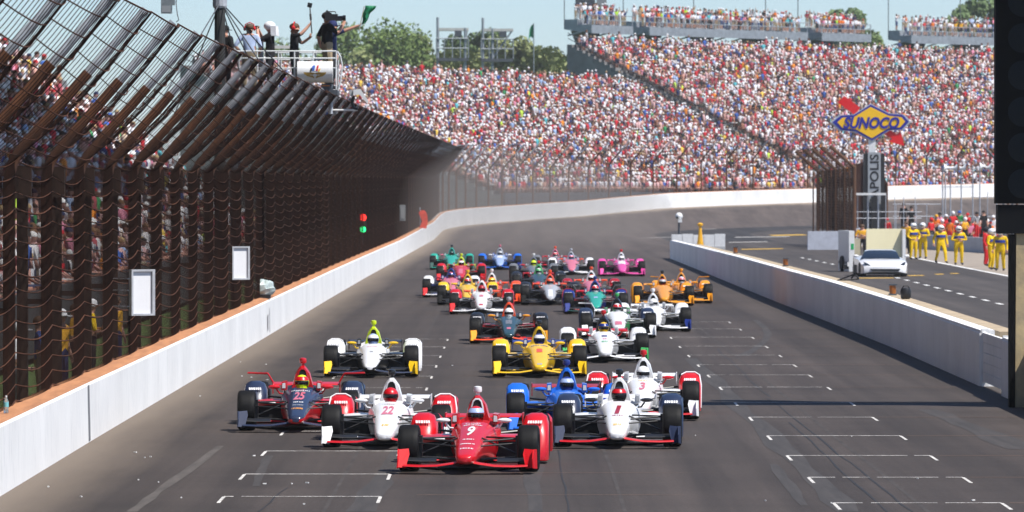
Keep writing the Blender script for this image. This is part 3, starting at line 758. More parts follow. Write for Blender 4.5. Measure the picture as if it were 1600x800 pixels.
POSES = {
    'stand': body_mesh(),
    'stride': body_mesh(dict(knL=(.12, -.14, .51), anL=(.13, -.16, .10), toL=(.14, -.32, .05), knR=(-.1, .05, .50), anR=(-.11, .22, .13), toR=(-.12, .08, .05), elR=(-.25, .1, 1.14), wrR=(-.27, .02, .92), haR=(-.27, -.02, .85))),
    'folded': body_mesh(dict(elL=(.27, -.04, 1.14), wrL=(.03, -.22, 1.17), haL=(-.05, -.22, 1.19), elR=(-.27, -.04, 1.14), wrR=(-.03, -.21, 1.10), haR=(.05, -.22, 1.10))),
    'hip': body_mesh(dict(elL=(.34, .06, 1.16), wrL=(.2, -.06, .99), haL=(.14, -.07, .97), elR=(-.26, .02, 1.13), wrR=(-.2, -.2, .98), haR=(-.18, -.27, .98))),
    'camera': body_mesh(dict(elR=(-.30, -.12, 1.22), wrR=(-.22, -.30, 1.48), haR=(-.20, -.32, 1.56), elL=(.26, .10, 1.18), wrL=(.30, .04, .95), haL=(.30, .0, .88))),
    'photo': body_mesh(dict(elL=(.27, -.20, 1.27), wrL=(.08, -.28, 1.54), haL=(.05, -.28, 1.60), elR=(-.27, -.20, 1.27), wrR=(-.08, -.28, 1.54), haR=(-.05, -.28, 1.60))),
    'pole': body_mesh(dict(elR=(-.24, -.20, 1.44), wrR=(-.14, -.36, 1.66), haR=(-.12, -.40, 1.73), elL=(.25, -.12, 1.22), wrL=(.08, -.36, 1.38), haL=(.02, -.38, 1.42), Ht=(0, .0, 1.69))),
    'flag': body_mesh(dict(shR=(-.175, -.04, 1.41), elR=(-.19, -.30, 1.50), wrR=(-.18, -.55, 1.60), haR=(-.18, -.63, 1.63))),
    'cheer': body_mesh(dict(elL=(.30, -.08, 1.6), wrL=(.27, -.12, 1.86), haL=(.27, -.12, 1.93), elR=(-.26, .02, 1.15), wrR=(-.15, -.2, 1.1), haR=(-.1, -.24, 1.12)), False),
}
CL = {}
def cloth(name, c=(.5, .5, .5), rough=.85):
    if name not in CL: CL[name] = mat('cloth_' + name, c, rough, var=.18, vscale=6, spec=.2)
    return CL[name]
for n_, c_ in dict(white=(.80, .80, .82), pale_blue=(.50, .60, .82), black=(.018, .018, .02), grey=(.28, .28, .30), red=(.60, .025, .03), orange=(.75, .17, .02), amber=(.75, .38, .03), yellow=(.78, .50, .01), navy=(.03, .04, .12),
                   blue=(.04, .12, .42), khaki=(.36, .28, .18), green=(.05, .30, .10), lime=(.42, .70, .05), pink=(.68, .22, .34), teal=(.08, .42, .46), dark=(.035, .035, .04), denim=(.07, .10, .2), maroon=(.25, .02, .04)).items(): cloth(n_, c_)
SK = [mat('skin_fair', (.55, .29, .20), .6, var=.08, vscale=9), mat('skin_tan', (.42, .20, .13), .6, var=.08, vscale=9), mat('skin_brown', (.16, .075, .045), .6, var=.08, vscale=9)]
M_shoe = mat('shoe', (.02, .02, .022), .6); M_white_shoe = mat('white_shoe', (.6, .6, .6), .6)
def headgear_meshes():
    d = {}
    m = MB(); m.ell((0, .0, 1.655), (.105, .122, .10), 12, 8); d['hair'] = m.mesh('hair', True)
    m = MB(); m.lathe([(.108, 1.62), (.112, 1.66), (.095, 1.73), (.05, 1.765), (.01, 1.77)], 'z', 12, (0, -.01, 0)); m.box((0, -.15, 1.635), (.16, .12, .018)); d['cap'] = m.mesh('cap', True)
    m = MB(); m.ell((0, -.015, 1.645), (.118, .138, .135), 14, 9); d['helmet'] = m.mesh('helmet', True)
    m = MB(); m.ell((0, -.01, 1.66), (.125, .14, .12), 10, 7); m.loft([[(-.12, .03, 1.66), (.12, .03, 1.66), (.13, .16, 1.66), (-.13, .16, 1.66)], [(-.15, .05, 1.40), (.15, .05, 1.40), (.17, .18, 1.40), (-.17, .18, 1.40)]]); d['towel'] = m.mesh('head_towel', True)
    m = MB(); m.tube([(-.115, 0, 1.63), (-.1, 0, 1.73), (0, 0, 1.785), (.1, 0, 1.73), (.115, 0, 1.63)], .014, 6)
    for s in (-1, 1): m.ell((s * .115, 0, 1.62), (.035, .05, .06), 8, 6)
    d['headset'] = m.mesh('headset', True)
    m = MB(); m.lathe([(.19, 1.655), (.19, 1.665), (.105, 1.67), (.10, 1.74), (.06, 1.765), (.01, 1.77)], 'z', 14, (0, -.01, 0)); d['sun_hat'] = m.mesh('sun_hat', True)
    m = MB(); m.ell((0, -.115, 1.625), (.085, .05, .045), 8, 5); d['visor'] = m.mesh('visor', True)
    return d
HG = headgear_meshes()
M_hair = {k: mat('hair_' + k, c, .7, var=.2, vscale=20) for k, c in dict(dark=(.02, .014, .01), brown=(.09, .045, .02), fair=(.30, .19, .08)).items()}
def person(loc, rz, pose, shirt, pants, label, head='hair', head_m=None, skin=0, fore='skin', shin='pants', h=1.75, shoe=None, extra=(), group=None):
    sk = SK[skin]; fm = sk if fore == 'skin' else cloth(fore); sm = cloth(pants) if shin == 'pants' else (sk if shin == 'skin' else cloth(shin))
    o = ob('person', POSES[pose], [cloth(shirt), cloth(pants), sk, shoe or M_shoe, fm, sm], None, loc, rz, label, 'person', group)
    s = h / 1.75; o.scale = (s, s, s)
    hm = head_m or M_hair['dark']
    ob({'towel': 'head_towel'}.get(head, head), HG[head], hm, o)
    for e, em in extra: ob(e, HG[e], em, o)
    return o
# ------------------------------------------------------------------ spectators standing on the upper decks
shirts = ['white'] * 9 + ['grey', 'red', 'red', 'black', 'navy', 'blue', 'orange', 'amber', 'teal', 'lime', 'pink', 'pale_blue', 'khaki', 'maroon']
deck_names = ['leftmost short upper deck', 'long upper deck', 'upper deck before the tree', 'upper deck at right edge']
def nth(k): return '%d%s' % (k, 'th' if 10 < k % 100 < 14 else {1: 'st', 2: 'nd', 3: 'rd'}.get(k % 10, 'th'))
seen = {}
for (root_, t0, t1, rr, zf), dn, n1, n2 in zip(DECKS, deck_names, (15, 58, 19, 30), (14, 54, 18, 28)):
    for row, (d, zz, nn_) in enumerate(((.4, .15, n1), (1.75, .75, n2))):
        for i in range(nn_):
            th = t0 + (t1 - t0) * (i + .5 + random.uniform(-.35, .35)) / nn_
            p, n, _ = wall_pt(Y0 + RAD * th); q = p - n * (rr + d)
            if pix(q)[0] > 1575: continue
            sh = random.choice(shirts); fr = 'front row' if row == 0 else 'back row'
            person((q.x, q.y, zf + zz), math.atan2(n.y, n.x) + math.pi / 2 + random.uniform(-.5, .5), random.choice(['stand', 'stand', 'folded', 'hip', 'cheer', 'photo']), sh, random.choice(['denim', 'khaki', 'dark', 'grey']),
                   'spectator in %s, %s from left, %s of %s' % (sh.replace('_', ' '), nth(i + 1), fr, dn), random.choice(['hair', 'cap', 'hair', 'sun_hat']), random.choice([M_hair['dark'], M_hair['brown'], M_hair['fair'], CL['white'], CL['red'], CL['navy'], CL['white']]),
                   random.choice([0, 0, 0, 1]), shin=random.choice(['pants', 'skin', 'skin']), h=random.uniform(1.62, 1.88), shoe=random.choice([M_shoe, M_white_shoe]), group='spectators standing on the upper decks')

# ------------------------------------------------------------------ flag stand over the left fence
FSY = 153.0
def fs(px, py, dy=0.): return atY(px, py, FSY + dy)
base = Vector((-7.4, FSY, 0)); FZ = 6.45
stand = empty('flag_stand', base, 0, 'starter flag stand with white railings hanging over the rusty fence', 'platform')
L_ = lambda v: Vector(v) - base
M_white = mat('white_paint', (.78, .78, .77), .45, var=.08, vscale=6); M_rail = mat('white_rail', (.70, .72, .72), .45, var=.12, vscale=8)
xa, xb = -7.6, fs(529, 0).x
m = MB(); m.bbox(L_((xa, FSY - .9, FZ - .14)), L_((xb, FSY + .9, FZ))); m.build('floor', M_steel_d, stand)
for dy in (-.88, .88):
    for py in (81, 92, 107):
        a, b = fs(372, py), fs(527, py); z = a.z
        m = MB(); m.tube([L_((a.x, FSY + dy, z)), L_((b.x, FSY + dy, z))], .022 if py != 107 else .014, 6); m.build('rail', M_rail, stand)
    for px in (376, 404, 437, 462, 492, 527):
        a = fs(px, 81); sl = .1 if px == 492 else 0
        m = MB(); m.tube([L_((a.x - sl, FSY + dy, FZ)), L_((a.x, FSY + dy, a.z))], .024, 6); m.build('rail_post', M_rail, stand)
m = MB()   # curved guard at the track end
for dy in (-.88, .88): m.tube([L_(fs(527, 80, dy)), L_(fs(532, 88, dy)), L_(fs(535, 103, dy)), L_(fs(532, 128, dy)), L_(fs(528, 142, dy))], .022, 6)
for py in (84, 96, 110, 126): m.tube([L_(fs(533, py, -.88)), L_(fs(533, py, .88))], .014, 5)
m.build('end_guard', M_rail, stand)
m = MB()   # drum shaped fairing
cx0, cx1 = fs(467, 0).x, fs(522, 0).x; cz = fs(0, 113.5).z; rr = (fs(0, 97).z - fs(0, 130).z) / 2
prof_ = [(math.cos(a), math.sin(a)) for a in np.linspace(-math.pi / 2, math.pi / 2, 11)]
m.loft([[L_((x, FSY - .92 - .26 * c, cz + rr * s)) for c, s in prof_] for x in (cx0, cx1)]); fair = m.build('fairing', M_white, stand, smooth=True)
def on_drum(u, v, off=.006):   # u along x (m from centre), v up (-1..1)
    return L_(((cx0 + cx1) / 2 + u, FSY - .92 - .26 * math.sqrt(max(0, 1 - v * v)) - off, cz + rr * v))
M_gold = mat('gold_print', (.42, .26, .06), .5, var=.2); M_pb = mat('print_blue', (.02, .10, .45), .5); M_pr = mat('print_red', (.5, .02, .02), .5); M_py = mat('print_yellow', (.75, .45, .02), .5); M_pk = mat('print_black', (.015, .015, .015), .5)
m = MB()   # gold wings
for s in (-1, 1):
    top = [(s * .02, -.08), (s * .12, -.05), (s * .22, -.05), (s * .30, -.02)]; bot = [(s * .02, -.62), (s * .10, -.50), (s * .20, -.42), (s * .28, -.22)]
    for i in range(3):
        a = [on_drum(*top[i]), on_drum(*top[i + 1]), on_drum(*bot[i + 1]), on_drum(*bot[i])]; m.add(a, [(0, 1, 2, 3)])
m.add([on_drum(-.035, -.1), on_drum(.035, -.1), on_drum(.03, -.85), on_drum(-.03, -.85)], [(0, 1, 2, 3)])
m.build('wing_emblem', M_gold, fair)
for col_, u0, u1, v0, v1 in ((M_pk, -.14, -.09, .02, .36), (M_pb, -.075, -.02, .1, .62), (M_white, -.02, .02, .08, .58), (M_pr, .02, .075, .08, .62), (M_py, .075, .12, 0, .3), (M_pb, -.10, -.075, .3, .55)):
    m = MB(); k = 3
    for i in range(k):
        a, b = v0 + (v1 - v0) * i / k, v0 + (v1 - v0) * (i + 1) / k
        m.add([on_drum(u0 + .01 * i, a, .008), on_drum(u1 + .01 * i, a, .008), on_drum(u1 + .01 * (i + 1), b, .008), on_drum(u0 + .01 * (i + 1), b, .008)], [(0, 1, 2, 3)])
    m.build('flag_emblem', col_, fair)
m = MB(); m.bbox(L_(fs(502, 131, -.9)), L_(fs(521, 141, .6))); m.build('under_box', M_steel_d, stand)
m = MB(); m.bbox(L_(fs(503, 133.2, -.915)), L_(fs(515, 134.6, -.905))); m.build('reflector', mat('amber_reflector', (.75, .22, .02), .4), stand)
m = MB(); m.tube([L_(fs(517, 140)), L_(fs(517, 178))], .055, 8); m.build('hanger', M_galv, stand)
m = MB(); m.tube([L_(fs(520, 172)), L_(fs(559, 172))], .028, 6); m.build('arm', M_white, stand)
m = MB(); m.tube([L_((-7.45, FSY - .7, 0)), L_((-7.45, FSY - .7, FZ - .1))], .1, 8); m.tube([L_((-7.45, FSY + .7, 0)), L_((-7.45, FSY + .7, FZ - .1))], .1, 8)
m.tube([L_((-7.45, FSY + .7, 5.6)), L_((-6.2, FSY + .7, FZ - .1))], .06, 6); m.tube([L_((-7.45, FSY - .7, 5.6)), L_((-6.2, FSY - .7, FZ - .1))], .06, 6)
m.build('support_frame', M_steel_d, stand)
m = MB(); m.tube([L_(fs(408, 135, .5)), L_(fs(408, 61, .5))], .065, 8); m.build('stub_post', M_galv, stand)
m = MB(); m.bbox(L_(fs(416, 71, .45)), L_(fs(459, 76, .55))); m.build('white_bar', M_white, stand)
# lamp on the hanging arm
lamp_b = fs(559, 172)
lr = empty('camera_housing', lamp_b, 0, 'white weatherproof camera housing on an arm below the flag stand', 'camera')
q = lambda px, py, dy=0: fs(px, py, dy) - lamp_b
m = MB(); m.loft([[q(552, 140, -.2), q(563, 139, -.2), q(576, 158, -.2), q(574, 162, -.2), q(562, 148, -.2), q(552, 148, -.2)], [q(552, 140, .2), q(563, 139, .2), q(576, 158, .2), q(574, 162, .2), q(562, 148, .2), q(552, 148, .2)]]); m.build('sun_shield', M_white, lr)
m = MB(); m.bbox(q(546, 141, -.1), q(552, 150, .1)); m.build('housing', mat('grey_plastic', (.45, .46, .48), .5), lr)
m = MB(); m.tube([q(553, 150), q(550, 160), q(553, 169), q(559, 171)], .045, 7); m.build('bracket', mat('black_plastic', (.015, .015, .017), .45), lr)
M_black = MATS['black_plastic']

# mast with guy wires behind the fence, and the loudspeaker at the top of the frame
mx = (343.5 - VX) * 137 / F
mast = empty('mast', (mx, 137, 0), 0, 'dark wooden mast with guy wires rising behind the rusty fence', 'mast')
m = MB(); m.tube([(0, 0, 0), (0, 0, 9.6)], [.14, .125], 12); m.build('pole', mat('dark_wood', (.035, .036, .036), .8, var=.4, vscale=2, stretch=(3, 3, .3)), mast)
for dx, dy, dz in ((-.95, -6, 6.0), (-1.6, 8, 5.6), (.62, 3, 5.6), (1.45, -2, 6.2), (.95, 6, 6.0), (2.0, 5, 6.0)):
    m = MB(); m.tube([(.02, 0, 8.3), (dx, dy, dz)], .016, 5); m.build('guy_wire', M_steel_d, mast)
m = MB(); m.lathe([(.15, 8.15), (.17, 8.2), (.17, 8.42), (.15, 8.45)], 'z', 12); m.build('collar', M_galv, mast)
SY_ = 136.6; sx = (262 - VX) * SY_ / F; zz = lambda py: H + (VY - py) * SY_ / F
sp = empty('loudspeaker', (sx, SY_, zz(-14)), 0, 'grey loudspeaker hanging against the sky above the fence tops', 'loudspeaker')
zl = lambda py: zz(py) - zz(-14)
m = MB(); m.bbox((-.15, -.15, zl(21)), (.10, .15, zl(-12))); m.bbox((.102, -.13, zl(8)), (.17, .13, zl(-12))); m.build('speaker_box', mat('speaker_blue_grey', (.20, .23, .25), .5, var=.15), sp)
m = MB(); m.add([(-.13, -.155, zl(19.5)), (.08, -.155, zl(19.5)), (.08, -.155, zl(9)), (-.13, -.155, zl(9))], [(0, 1, 2, 3)]); m.build('grille', mat('speaker_grille', (.32, .34, .36), .6, bump=.5, bscale=90), sp)
m = MB(); m.tube([(0, .2, zl(-16)), (mx - sx, .35, zl(-16))], .04, 6); m.tube([(0, 0, zl(-12)), (0, .2, zl(-16))], .03, 5); m.build('bracket', M_steel_d, sp)
m = MB(); m.tube([(.21, 0, zl(-14)), (.20, 0, zl(5)), (.24, -.2, zl(22)), (.28, -.3, zl(32)), (.22, -.3, zl(35))], .012, 5); m.build('cord', M_steel_d, sp)

# people on the flag stand
d_ = lambda px, dy: Vector((fs(px, 0, dy).x, FSY + dy, FZ))
person(d_(390, -.2), R(175), 'hip', 'pale_blue', 'khaki', 'man in pale blue shirt and headset, back turned, on the flag stand', 'hair', M_hair['brown'], 0, h=1.76, extra=(('headset', CL['red']),))
pb = person(d_(422, .1), R(-100), 'photo', 'black', 'dark', 'photographer with a white towel over the head on the flag stand', 'towel', CL['white'], 0, h=1.80)
person(d_(351, .3), R(150), 'stand', 'black', 'dark', 'person in black standing close behind the dark mast', 'cap', CL['black'], 0, h=1.72)
pc = person(d_(460, -.1), R(80), 'pole', 'black', 'dark', 'man in black with headset holding up a camera pole on the flag stand', 'hair', M_hair['brown'], 0, h=1.78, extra=(('headset', CL['red']),))
pd_ = person(Vector((fs(511, 0, -.3).x, FSY - .3, FZ + .12)), R(112), 'camera', 'black', 'khaki', 'big cameraman in a black shirt seen from behind on the flag stand', 'hair', M_hair['dark'], 0, h=1.95, extra=(('headset', CL['black']),))
pe = person(Vector((fs(519, 0, .5).x, FSY + .5, FZ)), R(84), 'flag', 'navy', 'dark', 'flag starter mostly hidden behind the cameraman, arm stretched out', 'cap', CL['navy'], 0, h=1.85)
for o_ in [o for o in COL.objects if o.name.startswith('person') and abs(o.location.y - FSY) < 2]: o_.scale = (o_.scale[0] * 1.13, o_.scale[1] * 1.13, o_.scale[2])
bpy.context.view_layer.update()
hand = pe.matrix_world @ Vector((-.18, -.66, 1.64))
def held(name, label, cat, loc):
    return empty(name, loc, 0, label, cat)
fl = held('green_flag', 'waving green start flag held out over the track', 'flag', hand)
m = MB(); m.tube([(-.03, 0, -.16), (.02, 0, .12), (.10, 0, .5)], .011, 6); m.build('stick', mat('flag_stick', (.5, .4, .25), .6), fl)
m = MB(); rows = 7
def fp(u, v):   # cloth hanging from the stick, folded by the wind
    x0, z0 = .02 + .10 * v, .02 + .50 * v
    return Vector((x0 + u * (.10 + .20 * v) + .02 * math.sin(9 * v), .10 * math.sin(7 * u + 3 * v) * (u + .15), z0 + .03 * u * math.sin(5 * v) + .02 * u))
vs, fcs = [], []
for i in range(rows + 1):
    for j in range(9): vs.append(fp(j / 8, i / rows))
for i in range(rows):
    for j in range(8): a = i * 9 + j; fcs.append((a, a + 1, a + 10, a + 9))
m.add(vs, fcs); o = m.build('flag_cloth', mat('start_flag_green', (.005, .19, .075), .65, var=.15, vscale=4), fl, smooth=True)
sol = o.modifiers.new('t', 'SOLIDIFY'); sol.thickness = .004
hp_ = pc.matrix_world @ Vector((-.12, -.42, 1.74)); pr = held('camera_pole', 'black camera on a pole held up above the flag stand', 'camera', hp_)
top = fs(484, 8, -.1) - hp_
m = MB(); m.tube([-(top) * .55, top], .02, 6); m.tube([top * .2, top * .5], .035, 6); m.build('pole', M_black, pr)
m = MB(); m.box(top, (.12, .12, .12), rot=Matrix.Rotation(.2, 3, 'Y')); m.box(top + Vector((.0, -.07, 0)), (.06, .05, .06)); m.build('camera_box', M_black, pr)
cb = atY(519, 27, FSY - .62); vc = held('video_camera', 'black shoulder video camera on the shoulder of the big cameraman', 'camera', cb)
m = MB(); m.box((-.02, 0, 0), (.34, .13, .17)); m.box((-.10, 0, .10), (.16, .05, .05)); m.build('camera_body', M_black, vc)
m = MB(); m.lathe([(.055, .14), (.06, .26), (.075, .30), (.075, .36)], 'x', 12, (0, 0, -.02)); m.build('lens', mat('lens_black', (.01, .01, .012), .25), vc, smooth=True)
m = MB(); m.bbox((.10, -.10, -.10), (.26, -.04, -.02)); m.build('viewfinder', M_black, vc)
m = MB(); m.tube([(-.12, 0, .1), (-.1, 0, .15), (.08, 0, .15), (.1, 0, .1)], .015, 6); m.build('handle', M_black, vc)
hq = pb.matrix_world @ Vector((0, -.31, 1.62)); sc = held('still_camera', 'black still camera at the face of the photographer with the towel', 'camera', hq)
m = MB(); m.box((0, 0, 0), (.09, .15, .10)); m.build('camera_body', M_black, sc); m = MB(); m.lathe([(.04, -.04), (.045, -.2)], 'x', 10); m.build('lens', M_black, sc)

# ------------------------------------------------------------------ things on and behind the left fence
def board(px0, px1, py0, py1, label):
    Yb = 6.62 * F / (VX - (px0 + px1) / 2); a, b = atY(px0, py1, Yb), atY(px1, py0, Yb); w, h = (b.x - a.x) * 1.18, b.z - a.z
    root = empty('sign_board', ((a.x + b.x) / 2, Yb, a.z), R(34), label, 'board', 'blank white boards on the left fence')
    m = MB(); m.bbox((-w / 2 + .03, -.03, .03), (w / 2 - .03, .01, h - .03)); m.build('panel', mat('board_white', (.82, .82, .84), .35, bump=.35, bscale=3), root)
    m = MB(); t = .035
    for bx in (((-w / 2, -.07, 0), (-w / 2 + t, .03, h)), ((w / 2 - t - .02, -.07, 0), (w / 2, .03, h)), ((-w / 2 + t, -.07, 0), (w / 2 - t - .02, .03, t)), ((-w / 2 + t, -.07, h - t), (w / 2 - t - .02, .03, h))): m.bbox(*bx)
    m.build('frame', mat('board_frame', (.42, .43, .46), .5, var=.2), root)
    for k in (.2, .55, .8):
        m = MB(); m.tube([(-w / 2, 0, h * k), (-w / 2 - .14, .08, h * k), (-w / 2 - .16, .3, h * k)], .012, 5); m.build('clamp', M_galv, root)
board(203, 239, 421, 493, 'blank white framed board on the fence, the nearer and larger of two')
board(361, 388, 385, 437, 'blank white framed board on the fence, the farther of two')
Yw = 152; wb_ = atY(408, 458, Yw)
root = empty('wrapped_bundle', (wb_.x + .06, Yw, .94), 0, 'bundle wrapped in clear crumpled plastic on top of the left wall', 'bundle')
M_plastic = mat('crumpled_plastic', (.48, .56, .55), .22, var=.55, vscale=5, bump=1., bscale=9)
m = MB(); m.ell((0, 0, .25), (.31, .3, .23), 14, 9)
mm = m.mesh('plastic', True)
for v in mm.vertices: v.co *= 1 + random.uniform(-.10, .12)
for p in mm.polygons: p.use_smooth = False
ob('plastic', mm, M_plastic, root)
m = MB(); m.box((-.02, 0, .05), (.42, .5, .1)); m.build('base', M_black, root)
pbz = wall_h(77) + .05; bw = at(12, 652, pbz); bot = empty('water_bottle', (-6.78, 76.6, pbz), 0, 'small clear water bottle standing on the left wall', 'bottle')
M_pet = mat('clear_plastic', (.75, .8, .8), .1); MATS['clear_plastic'].node_tree.nodes['Principled BSDF'].inputs['Transmission Weight'].default_value = .75
m = MB(); m.lathe([(.03, 0), (.034, .01), (.034, .08), (.031, .09), (.034, .1), (.034, .155), (.014, .20), (.014, .215)], 'z', 14); m.build('bottle_body', M_pet, bot, smooth=True)
m = MB(); m.lathe([(.0355, .085), (.0355, .145)], 'z', 14); m.build('paper_label', mat('bottle_label', (.2, .55, .6), .5), bot)
m = MB(); m.lathe([(.016, .212), (.016, .235)], 'z', 10); m.build('bottle_cap', M_white, bot)
# red over green signal on the fence
Yt = 6.55 * F / (VX - 567); c = atY(567, 349, Yt)
root = empty('signal_light', (c.x, Yt, c.z), 0, 'small trackside signal with red and green lamps on the left fence', 'traffic light')
m = MB(); m.box((0, 0, 0), (.30, .16, .78)); m.build('housing', M_black, root)
m = MB(); m.lathe([(.01, -.10), (.14, -.095), (.15, -.08)], 'y', 14, (0, 0, .25)); m.build('red_lamp', mat('lamp_red', (.6, .01, .01), .3, emit=((1, .03, .02), 2.2)), root)
m = MB(); m.lathe([(.01, -.10), (.12, -.095), (.13, -.08)], 'y', 14, (0, 0, -.26)); m.build('green_lamp', mat('lamp_green', (.01, .5, .12), .3, emit=((.03, 1, .25), 2.2)), root)
m = MB(); m.lathe([(.01, -.095), (.11, -.09), (.12, -.08)], 'y', 14, (0, 0, 0)); m.build('dark_lamp', mat('lamp_off', (.05, .035, .02), .3), root)
m = MB(); m.bbox((-.16, -.02, -.9), (-.12, .04, -.39)); m.bbox((-.02, .08, -.9), (.02, .3, .3)); m.build('bracket', M_galv, root)
Yo = 5.65 * F / (VX - 662); c = atY(662, 357, Yo)
root = empty('orange_flag', (c.x, Yo, c.z), 0, 'bright orange-red cloth hanging on the far left fence where the track bends', 'flag')
m = MB(); m.loft([[(-.26, -.02, .05), (.12, -.05, .0), (.16, .03, .0), (-.2, .05, .05)], [(-.1, -.02, .45), (.26, -.05, .4), (.26, .03, .42), (-.1, .05, .45)], [(-.3, -.02, .95), (.2, -.05, .9), (.2, .03, .9), (-.28, .05, .95)], [(-.18, -.01, 1.12), (.06, -.02, 1.1), (.06, .02, 1.1), (-.18, .02, 1.12)]])
m.build('flag_cloth', mat('orange_cloth', (.85, .05, .012), .7, var=.15), root); m = MB(); m.tube([(-.2, .08, -.3), (-.22, .08, 1.3)], .03, 6); m.build('stick', M_galv, root)
Yg = 5.95 * F / (VX - 629); c = atY(629, 345, Yg)
root = empty('fence_panel_box', (c.x, Yg, c.z), 0, 'faint grey box hanging on the far fence beside the orange cloth', 'box')
m = MB(); m.box((0, 0, .42), (.30, .2, .84)); m.build('box_shell', mat('faint_grey', (.22, .22, .22), .7, var=.2), root); m = MB(); m.box((0, -.11, .42), (.2, .03, .6)); m.build('box_door', mat('faint_grey_door', (.26, .26, .26), .7), root)
# people on the grass strip behind the fence
for i, (px, Yp, sh, pa, dsc) in enumerate([(95, 108, 'amber', 'navy', 'spectator in a yellow shirt behind the fence wires, leftmost of four'), (118, 113, 'amber', 'dark', 'spectator in a yellow shirt behind the fence wires, second from the left'),
                                           (143, 117, 'yellow', 'dark', 'spectator in a yellow shirt behind the fence wires, third from the left'), (180, 121, 'amber', 'navy', 'spectator in a yellow shirt behind the fence wires, next to the white board'),
                                           (30, 98, 'white', 'grey', 'spectator in a white shirt behind the fence wires at the left edge'), (62, 103, 'blue', 'khaki', 'spectator in a blue shirt behind the fence wires near the left edge')]):
    X = (px - VX) * Yp / F
    person((X, Yp, -.15), R(60 + 20 * (i % 3)), ['stand', 'hip', 'folded'][i % 3], sh, pa, dsc, ['cap', 'hair'][i % 2], CL['white'] if i % 2 == 0 else M_hair['brown'], h=1.78)
# ------------------------------------------------------------------ pit wall on the right
PXT = [(40, 9.15), (140, 9.12), (165, 8.95), (190, 8.72), (222, 8.5), (264, 8.25), (299, 8.0)]
PHT = [(40, 1.08), (110, 1.10), (165, 1.16), (220, 1.12), (299, .95)]
pw = empty('pit_wall', (9.1, 140, 0), 0, 'long shaded white concrete pit wall along the right of the track', 'wall')
M_ledge = mat('tan_ledge', (.42, .33, .22), .85, var=.25, vscale=2, bump=.3, bscale=12)
def pit_panel(y0, y1, led=True):
    m = MB(); rings, lr_ = [], []
    for y in np.linspace(y0 + .008, y1 - .008, 5):
        x = interp(PXT, y) - 9.1; h = interp(PHT, y); yy = y - 140
        rings.append([Vector((x, yy, -.1)), Vector((x, yy, h - .06)), Vector((x + .025, yy, h - .055)), Vector((x + .025, yy, h)), Vector((x + .30, yy, h)), Vector((x + .32, yy, -.1))])
        lr_.append([Vector((x + .40, yy, -.1)), Vector((x + .40, yy, h - .03)), Vector((x + .78, yy, h - .03)), Vector((x + .80, yy, -.1))])
    m.loft(rings); o = m.build('wall_panel', M_pitwall, pw)
    if led: m = MB(); m.loft(lr_); m.build('ledge', M_ledge, o)
for a, b in ((40, 70), (70, 95), (95, 108.3)): pit_panel(a, b)
ys = [113.4] + list(np.arange(124, 296, 11)) + [299]
for a, b in zip(ys[:-1], ys[1:]): pit_panel(a, b, a > 113 and b < 285)
gate = empty('wooden_gate', (9.2, 110.85, 0), 0, 'white plank gate set into the pit wall beside the light tower', 'gate')
for k in range(5):
    m = MB(); m.bbox((-.02 + .004 * (k % 2), -2.4, .10 + k * .195), (.05, 2.4, .10 + k * .195 + .18)); m.build('plank', M_pitwall, gate)
for y in (-2.46, 2.46): m = MB(); m.bbox((-.04, y - .06, 0), (.1, y + .06, 1.13)); m.build('gate_post', M_white, gate)
# white tyre-barrier end of the pit wall
e = empty('barrier_end', (8.1, 299.6, 0), 0, 'low white barrier closing off the far end of the pit wall', 'barrier')
for k in range(5):
    m = MB(); x0 = k * .56; m.bbox((x0 + .01, 0, -.05), (x0 + .55, .5, 1.24 + .03 * math.sin(k * 2))); m.build('barrier_block', M_white, e)
m = MB(); m.bbox((0, -.012, .5), (2.8, -.002, .62)); m.build('barrier_strap', mat('strap_grey', (.5, .5, .5), .6), e)
# camera on a post and the yellow marker
p = at(1083, 384, .9); root = empty('trackside_camera', (p.x, 302, 0), 0, 'white trackside camera on a dark post at the end of the pit wall', 'camera')
zc = lambda py: H + (VY - py) * 302 / F
m = MB(); m.tube([(0, 0, 0), (0, 0, zc(343))], .055, 8); m.build('post', M_steel_d, root)
m = MB(); m.ell((0, 0, zc(338)), (.20, .26, .20), 10, 7); m.box((.05, -.2, zc(345)), (.2, .2, .16)); m.build('camera_head', M_white, root, smooth=True)
m = MB(); m.box((-.1, -.26, zc(340)), (.12, .1, .12)); m.build('lens', M_black, root)
p = at(1130, 388, .95); root = empty('marker_cone', (p.x, 296, .0), 0, 'tall narrow yellow marker standing behind the pit wall end', 'cone')
zc2 = lambda py: H + (VY - py) * 296 / F
M_yel = mat('marker_yellow', (.80, .40, .01), .5, var=.1)
m = MB(); m.lathe([(.24, 0), (.20, zc2(388)), (.10, zc2(365)), (.06, zc2(352))], 'z', 12); m.build('cone_body', M_yel, root, smooth=True)
m = MB(); m.lathe([(.13, zc2(353)), (.15, zc2(350)), (.05, zc2(348))], 'z', 12); m.build('cone_top', M_yel, root)
